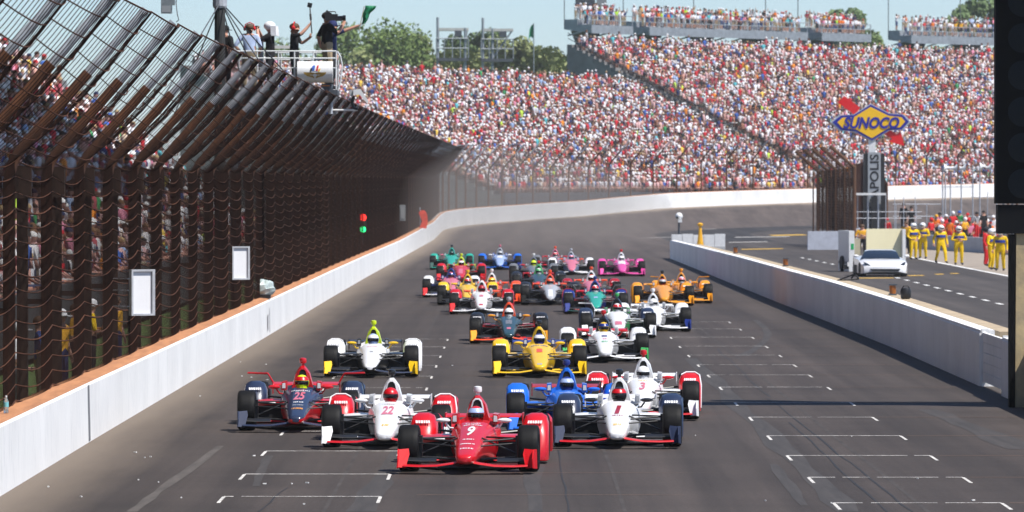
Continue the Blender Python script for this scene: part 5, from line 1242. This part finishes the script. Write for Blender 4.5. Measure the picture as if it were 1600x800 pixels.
def car_meshes():
    # ---- tub: nose to tail
    st = [(-1.04, .055, .235, .175), (-1.02, .095, .26, .155), (-.93, .125, .285, .14), (-.7, .148, .330, .135), (-.35, .178, .395, .135), (0, .205, .462, .13), (.4, .235, .535, .115), (.8, .268, .595, .09), (1.08, .300, .635, .07), (1.17, .315, .645, .06),
          (1.24, .330, .648, .05), (1.5, .350, .655, .05), (1.75, .355, .675, .05), (1.86, .350, .690, .05), (1.95, .335, .690, .05), (2.3, .28, .62, .05), (2.9, .19, .50, .06), (3.35, .10, .36, .10)]
    rings = []
    for y, hw, zt, zb in st:
        sec = ring_sec(hw, zt, zb)
        if 1.2 < y < 1.9:
            for q in sec:
                if q[1] > (zt + zb) / 2 and abs(q[0]) < hw * .80: q[1] = .45
        rings.append([Vector((x, y, z)) for x, z in sec])
    def mf(i, k):
        y = (st[i][0] + st[min(i + 1, len(st) - 1)][0]) / 2; a = 2 * math.pi * (k + .5) / 28; s, c = math.sin(a), math.cos(a)
        if 1.17 < y < 1.9 and s > 0 and abs(c) < .80: return 2
        return 0 if s > .30 else 1
    m = MB(); m.loft(rings, 0, True, mfun=mf); CM['tub'] = m.mesh('tub', True)
    # ---- engine cover and air intake
    m = MB(); R_ = []
    for y, wb, zb, wt, zt in ((1.93, .185, .60, .070, .955), (2.02, .20, .58, .080, .985), (2.35, .20, .50, .075, .955), (2.8, .15, .42, .05, .80), (3.2, .10, .36, .03, .60), (3.5, .05, .32, .02, .45)):
        R_.append([Vector(v) for v in ((-wb, y, zb), (-wb * .80, y, zb + (zt - zb) * .35), (-(wb * .3 + wt * .75), y, zb + (zt - zb) * .72), (-wt * .8, y, zt - .035), (-wt * .4, y, zt), (wt * .4, y, zt), (wt * .8, y, zt - .035), (wb * .3 + wt * .75, y, zb + (zt - zb) * .72), (wb * .80, y, zb + (zt - zb) * .35), (wb, y, zb))])
    m.loft(R_); CM['engine_cover'] = m.mesh('engine_cover', True)
    m = MB()
    hole = [(-.075, .73), (-.068, .82), (-.050, .895), (-.022, .925), (.022, .925), (.050, .895), (.068, .82), (.075, .73)]
    m.loft([[Vector((x, 1.924, z)) for x, z in hole], [Vector((x * .8, 1.935, (z - .83) * .8 + .83)) for x, z in hole]]); CM['intake_mouth'] = m.mesh('intake_mouth')
    m = MB(); out = [(x * 1.32, (z - .80) * 1.18 + .80) for x, z in hole]
    o = [Vector((x, 1.918, z)) for x, z in out]; i_ = [Vector((x * 1.02, 1.914, z)) for x, z in hole]; b_ = [Vector((x, 1.945, z)) for x, z in out]
    m.loft([b_, o, i_], caps=False, closed=False); CM['intake_rim'] = m.mesh('intake_rim')
    m = MB(); m.tube([(0, 2.05, .96), (0, 2.05, 1.04)], .028, 8); m.lathe([(.025, 1.02), (.055, 1.03), (.062, 1.06), (.055, 1.105), (.02, 1.115)], 'z', 12, (0, 2.05, 0)); CM['roll_camera'] = m.mesh('roll_camera', True)
    for s, nm in ((-1, 'l'), (1, 'r')):
        # ---- sidepod with open inlet
        m = MB(); x0, x1 = s * .27, s * .80
        def sec(y, zt, zb, x0, x1, r=.06): return [Vector(v) for v in ((x0, y, zb), (x0, y, zt), (x0 + (x1 - x0) * .55, y, zt), (x1 - s * r, y, zt - .02), (x1, y, zt - r - .01), (x1, y, zb + .02), (x1 - s * .03, y, zb))]
        m.loft([sec(1.30, .36, .14, s * .30, s * .755), sec(1.26, .405, .09, s * .27, s * .79), sec(1.30, .425, .07, x0, x1), sec(1.7, .45, .06, s * .25, s * .82), sec(2.2, .42, .06, s * .2, s * .80), sec(2.75, .30, .06, s * .12, s * .55), sec(3.1, .2, .08, s * .08, s * .3)], caps=False)
        CM['sidepod_' + nm] = m.mesh('sidepod', True)
        m = MB(); m.loft([sec(1.32, .37, .13, s * .29, s * .765), sec(1.36, .37, .13, s * .29, s * .765)]); CM['radiator_inlet_' + nm] = m.mesh('radiator_inlet')
        # ---- ramp in front of and guard behind the rear tyre
        m = MB(); P_ = []
        for y, zt, xi, xo in ((2.10, .12, .74, .96), (2.20, .40, .66, .985), (2.34, .60, .62, .995), (2.52, .695, .61, .995), (2.68, .71, .61, .99)):
            P_.append([Vector((s * x, y, z)) for x, z in ((xi, .05), (xi, zt * .80), (xi + .05, zt * .95), (xi + .13, zt), (xo - .10, zt), (xo - .03, zt * .94), (xo, zt * .80), (xo, .05))])
        m.loft(P_); CM['wheel_ramp_' + nm] = m.mesh('wheel_ramp', True)
        m = MB(); P_ = []
        for y, zt in ((3.46, .60), (3.6, .66), (3.8, .60), (3.9, .35)): P_.append([Vector((s * x, y, z)) for x, z in ((.60, .12), (.60, zt - .06), (.66, zt), (.94, zt), (.99, zt - .06), (.99, .12))])
        m.loft(P_); CM['wheel_guard_' + nm] = m.mesh('wheel_guard', True)
        m = MB()  # thin edge trim round the front face of the ramp
        tp = [(s * .995, 2.30, .10), (s * 1.0, 2.36, .50), (s * .97, 2.50, .665), (s * .89, 2.54, .712), (s * .74, 2.54, .712), (s * .655, 2.50, .67)]
        m.tube(tp, .014, 5); CM['ramp_trim_' + nm] = m.mesh('ramp_trim', True)
        # ---- front suspension
        m = MB()
        for (a, b, r) in (((.20, -.10, .42), (.70, 0, .46), .016), ((.22, .42, .46), (.70, .02, .46), .014), ((.15, -.12, .17), (.70, 0, .20), .018), ((.20, .45, .16), (.70, .02, .2), .015), ((.17, .10, .46), (.68, 0, .24), .014), ((.17, -.2, .36), (.70, -.1, .40), .012)):
            m.tube([(s * a[0], a[1], a[2]), (s * b[0], b[1], b[2])], r, 6)
        m.box((s * .68, 0, .33), (.06, .18, .34)); CM['front_suspension_' + nm] = m.mesh('front_suspension')
        m = MB()
        for a, b in (((.15, 2.8, .40), (.62, 3.07, .44)), ((.15, 3.2, .4), (.62, 3.07, .44)), ((.1, 2.9, .16), (.62, 3.07, .2)), ((.1, 3.3, .16), (.62, 3.07, .2))): m.tube([(s * a[0], a[1], a[2]), (s * b[0], b[1], b[2])], .016, 5)
        CM['rear_suspension_' + nm] = m.mesh('rear_suspension')
        # ---- wheels
        for w, (rad, wid, xc, yc) in dict(front=(.325, .285, .832, 0), rear=(.345, .36, .79, 3.07)).items():
            m = MB(); hw = wid / 2
            m.lathe([(rad * .56, -hw * .86), (rad * .62, -hw), (rad * .84, -hw * 1.03), (rad * .955, -hw * .92), (rad * .992, -hw * .72), (rad, -hw * .4), (rad, hw * .4), (rad * .992, hw * .72), (rad * .955, hw * .92), (rad * .84, hw * 1.03), (rad * .62, hw), (rad * .56, hw * .86)], 'x', 30)
            CM['tyre_' + w] = m.mesh('tyre', True)
            m = MB(); m.lathe([(rad * .57, -hw * .9), (rad * .50, -hw * .8), (rad * .48, -hw * .3), (rad * .15, -hw * .5), (rad * .12, -hw * .7)], 'x', 20); m.lathe([(rad * .57, hw * .9), (rad * .50, hw * .8), (rad * .48, hw * .3), (rad * .15, hw * .5), (rad * .12, hw * .7)], 'x', 20); CM['wheel_' + w] = m.mesh('wheel', True)
        m = MB(); m.loft([[Vector((s * x, y, z)) for x, z in ((.245, .60), (.335, .60), (.325, .735), (.25, .745))] for y in (1.40, 1.90)]); CM['cockpit_side_' + nm] = m.mesh('cockpit_side', True)
        m = MB(); m.loft([[Vector((s * x, y, z)) for x, z in ((.262, .635), (.318, .635), (.312, .715), (.265, .722))] for y in (1.392, 1.40)]); CM['side_pad_' + nm] = m.mesh('side_pad')
        m = MB(); x = .70
        for i, wd in enumerate((.022, .03, .018, .034, .024, .03)):
            m.add([Vector((s * xx, yy, z2)) for xx, yy, z2 in ((x, 2.285, .575), (x + wd, 2.285, .575), (x + wd + .006, 2.315, .612), (x + .006, 2.315, .612))], [(0, 1, 2, 3)]); x += wd + .009
        CM['ramp_mark_' + nm] = m.mesh('ramp_mark')
        m = MB(); vs = []
        for i in range(7):
            x = .42 + .26 * i / 6; vs += [Vector((s * x, 1.262 - .002, .385 + .004 * (i % 2))), Vector((s * x, 1.275, .414))]
        m.add([v + Vector((0, -.012, .004)) for v in vs], [(2 * i, 2 * i + 2, 2 * i + 3, 2 * i + 1) for i in range(6)]); CM['pod_mark_' + nm] = m.mesh('pod_mark')
        # ---- mirror
        m = MB(); m.ell((s * .435, 1.10, .665), (.105, .06, .034), 10, 6); m.tube([(s * .30, 1.18, .55), (s * .35, 1.12, .56), (s * .40, 1.10, .63)], .014, 6); CM['mirror_' + nm] = m.mesh('mirror', True)
        # ---- front wing half and its end plate
        m = MB(); F_ = []
        for x, yl, yt, z, th in ((.06, -.92, -.70, .165, .030), (.20, -.94, -.68, .140, .028), (.40, -.95, -.66, .112, .026), (.65, -.93, -.63, .105, .026), (.86, -.90, -.60, .112, .026)):
            F_.append([Vector((s * x, y, zz)) for y, zz in ((yl, z), (yl + .02, z + th * .75), ((yl + yt) / 2, z + th * .8 + .004), (yt, z + .018), (yt, z + .010), ((yl + yt) / 2, z - .012))])
        m.loft(F_); CM['front_wing_' + nm] = m.mesh('front_wing', True)
        m = MB(); F_ = []
        for x, z in ((.42, .165), (.62, .165), (.84, .175)): F_.append([Vector((s * x, y, zz)) for y, zz in ((-.60, z), (-.59, z + .012), (-.48, z + .045), (-.48, z + .035))])
        m.loft(F_); CM['wing_flap_' + nm] = m.mesh('wing_flap')
        m = MB(); m.loft([[Vector((s * x, y, z)) for x, y, z in ((.945, -.92, .09), (.935, -.90, .22), (.945, -.74, .34), (.965, -.42, .33), (.97, -.40, .06))], [Vector((s * x, y, z)) for x, y, z in ((.93, -.92, .09), (.92, -.90, .22), (.925, -.74, .34), (.95, -.42, .33), (.955, -.40, .06))]])
        m.loft([[Vector((s * x, y, z)) for x, y, z in ((.935, -.86, .10), (.83, -.82, .085), (.785, -.66, .27), (.80, -.60, .345), (.93, -.66, .335))], [Vector((s * x, y, z)) for x, y, z in ((.935, -.83, .095), (.84, -.79, .08), (.80, -.63, .265), (.81, -.57, .335), (.93, -.63, .33))]])
        CM['end_plate_' + nm] = m.mesh('end_plate')
        m = MB(); m.tube([(s * .56, 3.55, .66), (s * .64, 3.55, .80), (s * .98, 3.55, .815)], .018, 6); m.box((s * .82, 3.58, .812), (.34, .14, .018)); CM['winglet_' + nm] = m.mesh('winglet')
    m = MB(); m.loft([[Vector((x, 3.62, .605)), Vector((x, 3.64, .63)), Vector((x, 3.82, .655)), Vector((x, 3.84, .645))] for x in (-.56, -.2, .2, .56)])
    for s in (-1, 1): m.bbox((s * .555, 3.58, .46), (s * .57, 3.9, .67))
    m.tube([(0, 3.4, .4), (0, 3.7, .61)], .03, 6); CM['rear_wing'] = m.mesh('rear_wing')
    m = MB(); m.loft([[Vector(v) for v in ((-.45, y, .035), (.45, y, .035), (.45, y, .055), (-.45, y, .055))] if y < .8 else [Vector(v) for v in ((-.78, y, .035), (.78, y, .035), (.78, y, .06), (-.78, y, .06))] for y in (.2, .9, 1.3, 2.6, 3.4)]); CM['floor'] = m.mesh('floor')
    # driver: shoulders, neck and helmet
    m = MB(); m.loft([[Vector((w * math.cos(a), 1.62 + d * math.sin(a), z)) for a in np.linspace(0, 2 * math.pi, 11)[:-1]] for z, w, d in ((.30, .18, .12), (.46, .20, .12), (.56, .19, .11), (.60, .09, .08), (.64, .07, .07))]); CM['driver'] = m.mesh('driver', True)
    m = MB(); m.ell((0, 1.60, .722), (.122, .145, .128), 16, 10); m.loft([[Vector((.09 * math.cos(a), 1.56 + .11 * math.sin(a), z)) for a in np.linspace(0, 2 * math.pi, 11)[:-1]] for z in (.60, .66)]); CM['helmet'] = m.mesh('helmet', True)
    m = MB(); vs = []
    for j, z in enumerate((.690, .725, .750)):
        for k in range(9):
            a = -math.pi / 2 + (k - 4) * .28; rr = math.sqrt(max(0, 1 - ((z - .722) / .128) ** 2)); vs.append(Vector((.128 * rr * math.cos(a), 1.60 + .151 * rr * math.sin(a), z)))
    m.add(vs, [(j * 9 + k, j * 9 + k + 1, j * 9 + k + 10, j * 9 + k + 9) for j in range(2) for k in range(8)]); CM['visor'] = m.mesh('visor', True)
    m = MB(); vs = []
    for j, z in enumerate((.757, .785, .82)):
        for k in range(13):
            a = -math.pi / 2 + (k - 6) * .30; rr = math.sqrt(max(0, 1 - ((z - .722) / .128) ** 2)); vs.append(Vector((.1245 * rr * math.cos(a), 1.60 + .1475 * rr * math.sin(a), z + .001)))
    m.add(vs, [(j * 13 + k, j * 13 + k + 1, j * 13 + k + 14, j * 13 + k + 13) for j in range(2) for k in range(12)]); CM['helmet_stripe'] = m.mesh('helmet_stripe', True)
car_meshes()
_b = bmesh.new(); _b.from_mesh(CM['tub']); TUB_BVH = BVHTree.FromBMesh(_b)
def nose_mesh(pts2, faces, yc, L_y):
    """lay a flat outline (x across, v up 0..1) on the top of the nose"""
    vs = []
    for x, v in pts2:
        y = yc + v * L_y; h = TUB_BVH.ray_cast(Vector((x, y, 2)), Vector((0, 0, -1)))
        z = h[0].z if h[0] else .4; vs.append((x, y, z + .006))
    me = bpy.data.meshes.new('mark'); me.from_pydata(vs, [], faces); me.update(); return me
def nose_text(txt, width, yc, Ly, shear=0.):
    tm = text_mesh(txt, 1, shear=shear, bold=.03)
    bm = bmesh.new(); bm.from_mesh(tm); bmesh.ops.subdivide_edges(bm, edges=[e for e in bm.edges if e.calc_length() > .25], cuts=2); bmesh.ops.triangulate(bm, faces=bm.faces); bm.to_mesh(tm); bm.free()
    xs = [v.co.x for v in tm.vertices]; ys = [v.co.y for v in tm.vertices]; x0, x1, y0, y1 = min(xs), max(xs), min(ys), max(ys)
    k = width / (x1 - x0)
    return nose_mesh([((v.co.x - (x0 + x1) / 2) * k, (v.co.y - y0) / (y1 - y0)) for v in tm.vertices], [tuple(p.vertices) for p in tm.polygons], yc, Ly)
def nose_bar(w, yc, Ly, wave=0., n=8):
    """a row of small broken marks across the nose, like sponsor lettering too small to read"""
    pts, fs_ = [], []; rnd = random.Random(int(w * 1000 + yc * 77)); x = -w / 2
    solid = Ly > .15
    while x < w / 2 - .004:
        wd = w / 6 if solid else rnd.uniform(.010, .026); x2 = min(x + wd, w / 2); o = len(pts); dz = 0 if solid else rnd.uniform(-wave, wave) * .5
        pts += [(x, dz), (x2, dz), (x2 + (0 if solid else .003), 1 + dz), (x + (0 if solid else .003), 1 + dz)]; fs_.append((o, o + 1, o + 2, o + 3)); x = x2 + (0 if solid else rnd.choice((.006, .006, .016)))
    return nose_mesh(pts, fs_, yc, Ly)
_num = {}
def race_car(cx, by, yaw, label, dlabel, body, side=None, pod=None, ramp=None, cover=None, cam_c='black', rim=None, plate=None, wing=None, rearw=None, mirror=None, helmet='white', stripe=None, number=None, numc='white', trim=None, guard=None, winglet=None, bars=(), suit='white', cock=None):
    side = side or body; pod = pod or side; ramp = ramp or pod; cover = cover or body; wing = wing or body; plate = plate or wing; rearw = rearw or body; mirror = mirror or body; guard = guard or ramp
    p = at(cx, by + .5); rz = R(yaw)
    root = empty('race_car', p, rz, label, 'race car', 'open-wheel race cars of the starting field')
    A = lambda nm, key, ms, par=root: ob(nm, CM[key], ms, par)
    tub = A('tub', 'tub', [paint(body), paint(side), M_dk])
    ec = A('engine_cover', 'engine_cover', paint(cover)); A('intake_mouth', 'intake_mouth', M_dk, ec)
    A('intake_rim', 'intake_rim', paint(rim or cover), ec)
    A('roll_camera', 'roll_camera', paint(cam_c))
    for s in 'lr':
        sp = A('sidepod', 'sidepod_' + s, paint(pod)); A('radiator_inlet', 'radiator_inlet_' + s, M_dk, sp)
        rp = A('wheel_ramp', 'wheel_ramp_' + s, paint(ramp))
        if trim: A('ramp_trim', 'ramp_trim_' + s, paint(trim), rp)
        A('wheel_guard', 'wheel_guard_' + s, paint(guard)); A('front_suspension', 'front_suspension_' + s, M_carbon); A('rear_suspension', 'rear_suspension_' + s, M_carbon)
        cs = A('cockpit_side', 'cockpit_side_' + s, paint(cock or side)); A('side_pad', 'side_pad_' + s, paint('silver' if body == 'white' else 'white'), cs)
        A('ramp_mark', 'ramp_mark_' + s, paint('silver' if ramp == 'white' else 'white'), rp)
        if by > 560: A('pod_mark', 'pod_mark_' + s, paint('grey' if pod == 'white' else 'white'), sp)
        A('mirror', 'mirror_' + s, paint(mirror)); fw = A('front_wing', 'front_wing_' + s, paint(wing)); A('wing_flap', 'wing_flap_' + s, M_carbon, fw); A('end_plate', 'end_plate_' + s, matte(plate))
        if winglet: A('winglet', 'winglet_' + s, paint(winglet))
        for w, xc, yc, rad in (('front', .832, 0, .325), ('rear', .79, 3.07, .345)):
            o = ob('wheel', CM['wheel_' + w], M_rim, root, ((1 if s == 'r' else -1) * xc, yc, rad)); ob('tyre', CM['tyre_' + w], M_tyre, o)
    A('rear_wing', 'rear_wing', paint(rearw)); A('floor', 'floor', M_carbon)
    if number:
        if number not in _num: _num[number] = nose_text(number, .075 * len(number) + .03, .15, .62, .12)
        ob('number', _num[number], paint(numc), tub)
    for (w, yc, Ly, wave, c) in bars:
        ob('nose_mark', nose_bar(w, yc, Ly, wave), paint(c), tub)
    d = ob('person', CM['driver'], cloth('white') if suit == 'white' else cloth(suit), None, p, rz, dlabel, 'person', 'drivers of the race cars')
    h = ob('helmet', CM['helmet'], paint(helmet), d); ob('visor', CM['visor'], mat('visor_dark', (.01, .012, .016), .12), h)
    if stripe: ob('helmet_stripe', CM['helmet_stripe'], paint(stripe), h)
    return root
RC = race_car
RC(733, 736, -3.0, 'bright red open-wheel race car leading the whole field', 'driver in a red and pale blue helmet in the leading red race car', 'red', cam_c='white', rim='white', mirror='white', trim=None, helmet='red', stripe='ltblue', number='9', numc='white', suit='red',
   bars=((.26, .85, .05, .3, 'white'), (.22, .98, .035, .2, 'white'), (.17, -.1, .05, .15, 'white'), (.2, -.36, .05, .1, 'white'), (.18, -.64, .06, .15, 'white')))
RC(604, 698, -1.0, 'white race car numbered 22 with red rear wheel pods, left behind the leader', 'driver in a red helmet in the white number 22 race car', 'white', 'white', 'white', 'red', 'white', 'black', 'white', 'white', 'red', 'white', 'white', 'red', None, '22', 'rose', 'white', bars=((.10, -.62, .12, .1, 'yellow'), (.2, .9, .06, .2, 'silver')))
RC(466, 672, 0, 'dark navy and red race car numbered 25, leftmost near the wall', 'driver in a yellow and red helmet in the navy number 25 race car', 'navy', 'red', 'red', 'navy', 'red', 'red', 'red', 'navy', 'navy', 'red', 'red', 'lime', 'red', '25', 'rose', None, winglet='red', bars=((.30, .88, .07, .3, 'white'), (.16, .80, .05, .1, 'silver'), (.16, -.05, .06, .2, 'white'), (.17, -.25, .05, .1, 'silver'), (.18, -.52, .10, .2, 'gold')), suit='navy')
RC(887, 676, 0, 'all blue race car right behind the leader', 'driver in a dark blue helmet in the all blue race car', 'blue', cam_c='dkblue', rearw='dkred', helmet='dkblue', stripe='ltblue', plate='blue', bars=((.26, .9, .06, .2, 'ltblue'),), suit='navy')
RC(965, 697, -1.8, 'white race car numbered 1 with black wheel pods and red wing edges', 'driver in a black and red helmet in the white number 1 race car', 'white', 'white', 'white', 'navy', 'white', 'black', 'white', 'navy', 'red', 'white', 'black', 'black', 'red', '1', 'dkred', None, bars=((.12, -.62, .12, .1, 'yellow'), (.16, .02, .05, .1, 'dkred')), suit='black')
RC(1003, 654, -2.0, 'white race car numbered 3 with red wheel pods, rightmost of the front group', 'driver in a white helmet in the white number 3 race car', 'white', 'white', 'white', 'red', 'white', 'red', 'white', 'white', 'red', 'white', 'red', 'white', None, '3', 'rose', 'white', bars=((.14, .92, .08, .1, 'yellow'),))
RC(843, 588, 0, 'yellow race car with blue cockpit sides in the middle of the second group', 'driver in a blue and white helmet in the yellow race car', 'yellow', 'yellow', 'yellow', 'yellow', 'yellow', 'black', 'yellow', 'yellow', 'yellow', 'dkblue', 'yellow', 'dkblue', 'white', None, 'orange', None, bars=((.12, .2, .35, .15, 'orange'), (.10, -.98, .14, 0, 'silver'), (.34, .9, .08, .1, 'dkblue')), suit='blue', cock='dkblue')
RC(580, 588, 0, 'white race car with orange-yellow wing plates and lime air intake, alone on the left', 'driver in a white and blue helmet in the race car with the lime intake', 'white', 'black', 'black', 'white', 'lime', 'lime', 'lime', 'yellow', 'navy', 'black', 'yellow', 'ltblue', 'white', None, 'white', 'white', bars=((.22, .78, .06, .2, 'rose'), (.07, .2, .1, .1, 'grey')))
RC(945, 565, 0, 'white race car with red mirrors and green trim behind the yellow one', 'driver in a yellow and blue helmet in the white car with red mirrors', 'white', 'white', 'white', 'white', 'black', 'red', 'black', 'green', 'white', 'red', 'red', 'yellow', 'dkblue', None, 'white', None, bars=((.12, .5, .16, .2, 'dkblue'), (.14, -.1, .14, .1, 'green'), (.08, .2, .12, .1, 'rose')))
RC(795, 536, 0, 'dark grey-green race car with red front wing left of the pack centre', 'driver in a white helmet in the dark race car with the red wing', 'dkteal', 'black', 'red', 'black', 'orange', 'silver', 'orange', 'khaki' if False else 'gold', 'orange', 'black', 'gold', 'white', None, None, 'white', None, bars=((.16, .1, .5, .1, 'grey'), (.1, -.5, .2, .1, 'rose')))
RC(966, 527, 0, 'white and green race car with pale nose in the right half of the pack', 'driver in a red and white helmet in the white and green race car', 'white', 'green', 'white', 'navy', 'black', 'green', 'black', 'white', 'white', 'white', 'white', 'white', 'red', None, 'white', None, bars=((.18, -.6, .4, .1, 'rose'),), winglet='white')
RC(1023, 517, 0, 'all white race car with blue wing plates ahead of the two orange cars', 'driver in a white helmet in the all white race car', 'white', 'white', 'white', 'white', 'white', 'white', 'white', 'dkblue', 'white', 'white', 'white', 'white', None, None, 'white', None)
RC(752, 490, 0, 'white race car with red wing plates left of the pack centre', 'driver in a dark helmet in the white race car with red wing plates', 'white', 'white', 'white', 'red', 'white', 'red', 'white', 'red', 'white', 'orange', 'orange', 'dkred', None, None, 'white', None, bars=((.12, .3, .3, .1, 'rose'), (.12, -.95, .2, .1, 'red')))
RC(768, 474, 0, 'orange-red race car with white intake hidden behind the white car', 'driver in an orange helmet in the orange-red race car', 'orange', 'orange', 'orange', 'orange', 'white', 'white', 'white', 'orange', 'orange', 'orange', 'orange', 'orange', 'yellow', None, 'white', None)
RC(730, 476, 0, 'yellow and grey race car second from the left in the rear pack', 'driver in a red and white helmet in the yellow and grey race car', 'yellow', 'grey', 'grey', 'yellow', 'yellow', 'yellow', 'yellow', 'black', 'black', 'yellow', 'yellow', 'white', 'red', None, 'white', None)
RC(704, 464, 0, 'dark blue race car with white and red wheel pods, farthest left of the rear pack', 'driver in a red and blue helmet in the dark blue race car', 'rose', 'dkblue', 'dkblue', 'white', 'dkblue', 'black', 'dkblue', 'red', 'white', 'dkblue', 'red', 'rose', 'dkblue', None, 'white', None)
RC(720, 440, 0, 'red race car with lime intake near the back left of the field', 'driver in a dark red helmet in the red car with the lime intake', 'red', 'red', 'red', 'red', 'lime', 'lime', 'lime', 'red', 'rose', 'lime', 'red', 'dkred', 'white', None, 'white', None, bars=((.16, -.6, .9, .1, 'rose'),))
RC(705, 421, 0, 'teal green race car at the far back left', 'driver in a dark helmet in the teal green race car', 'teal', 'teal', 'teal', 'teal', 'teal', 'black', 'teal', 'dkgreen', 'teal', 'teal', 'rose', 'dkgreen', None, None, 'white', None)
RC(781, 421, 0, 'blue and white race car in the last visible row', 'driver in a silver helmet in the blue and white race car at the back', 'ltblue', 'blue', 'dkblue', 'blue', 'silver', 'rose', 'silver', 'dkblue', 'blue', 'dkblue', 'white', 'silver', None, None, 'white', None, bars=((.24, .4, .6, .1, 'white'),))
RC(834, 440, 0, 'dark grey race car with a lime helmet near the back of the pack', 'driver in a lime yellow helmet in the dark grey race car', 'grey', 'black', 'black', 'grey', 'grey', 'white', 'grey', 'black', 'black', 'grey', 'red', 'lime', None, None, 'white', None)
RC(842, 456, 0, 'dark race car with a green intake and red nose in the pack centre', 'driver in a green helmet in the dark race car with the red nose', 'dkteal', 'black', 'black', 'black', 'green', 'red', 'green', 'black', 'black', 'red', 'red', 'white', 'green', None, 'white', None, bars=((.18, -.9, .5, .1, 'red'),))
RC(860, 476, 0, 'dark race car with a white nose and orange-red intake in the pack centre', 'driver in a silver helmet in the dark car with the orange intake', 'silver', 'navy', 'black', 'black', 'orange', 'orange', 'orange', 'black', 'black', 'orange', 'orange', 'silver', 'orange', None, 'white', None, bars=((.15, -.9, 1.1, .02, 'white'),))
RC(931, 490, 0, 'race car with a teal nose and dark blue and red wheel pods', 'driver in a red and white helmet in the teal-nosed race car', 'teal', 'dkblue', 'dkred', 'dkblue', 'dkblue', 'dkblue', 'dkblue', 'dkblue', 'dkgreen', 'red', 'red', 'white', 'red', None, 'white', 'dkred', winglet='grey', bars=((.12, .1, .2, .1, 'ltblue'),))
RC(925, 469, 0, 'grey and red race car with an orange and white top behind the teal-nosed one', 'driver in an orange helmet in the grey and red race car', 'rose', 'grey', 'grey', 'dkred', 'white', 'orange', 'white', 'red', 'dkred', 'orange', 'orange', 'orange', 'white', None, 'white', None)
RC(868, 424, 0, 'grey and red race car in the last row, left of the pink ones', 'driver in a red helmet in the grey and red car of the last row', 'grey', 'grey', 'rose', 'grey', 'rose', 'orange', 'rose', 'grey', 'grey', 'red', 'red', 'white', 'red', None, 'white', None)
RC(893, 429, 0, 'white and rose race car in the last row', 'driver in a silver helmet in the white and rose race car', 'rose', 'ltblue', 'white', 'white', 'silver', 'silver', 'silver', 'grey', 'white', 'rose', 'orange', 'ltblue', 'rose', None, 'white', None)
RC(972, 431, 0, 'pink race car at the right end of the last row', 'driver in a white helmet in the pink race car', 'pink', 'pink', 'pink', 'pink', 'white', 'red', 'white', 'pink', 'pink', 'pink', 'pink', 'white', None, None, 'white', None, bars=((.3, .3, .7, .05, 'white'),))
RC(1037, 477, 0, 'orange-yellow race car with a black camera top, left of two alike', 'driver in a dark helmet in the left one of two orange-yellow race cars', 'gold', cam_c='black', helmet='dkred', stripe='silver')
RC(1067, 473, 0, 'orange-yellow race car with an orange camera top, right of two alike', 'driver in a white and red helmet in the right one of two orange-yellow race cars', 'gold', cam_c='gold', helmet='white', stripe='rose', winglet='gold')
# ------------------------------------------------------------------ warm hazy air over the circuit
mh = bpy.data.materials.new('haze'); mh.use_nodes = True; th_ = mh.node_tree; th_.nodes.clear()
ho = nd(th_, 'ShaderNodeOutputMaterial'); hv = nd(th_, 'ShaderNodeVolumePrincipled'); hv.inputs['Color'].default_value = (.93, .92, .90, 1); hv.inputs['Density'].default_value = .00013; hv.inputs['Anisotropy'].default_value = .2
th_.links.new(hv.outputs[0], ho.inputs['Volume'])
m = MB(); m.bbox((-3050, -260, -1.2), (3050, 5050, 45)); m.build('haze', mh, kind='stuff', label='thin pale dusty haze hanging over the whole circuit', cat='haze')

# brownish dust and exhaust hanging over the track where it bends
md = bpy.data.materials.new('track_dust'); md.use_nodes = True; td = md.node_tree; td.nodes.clear()
do = nd(td, 'ShaderNodeOutputMaterial'); dvn = nd(td, 'ShaderNodeVolumePrincipled'); dvn.inputs['Color'].default_value = (.50, .43, .38, 1); dvn.inputs['Density'].default_value = .0046; dvn.inputs['Anisotropy'].default_value = .1
td.links.new(dvn.outputs[0], do.inputs['Volume'])
m = MB(); m.ell((0, 0, 0), (13, 105, 4.8), 24, 14); o = m.build('track_dust', md, loc=(-2.0, 395, 1.4), kind='stuff', label='brownish dust hanging over the track where it bends behind the cars', cat='dust', smooth=True)
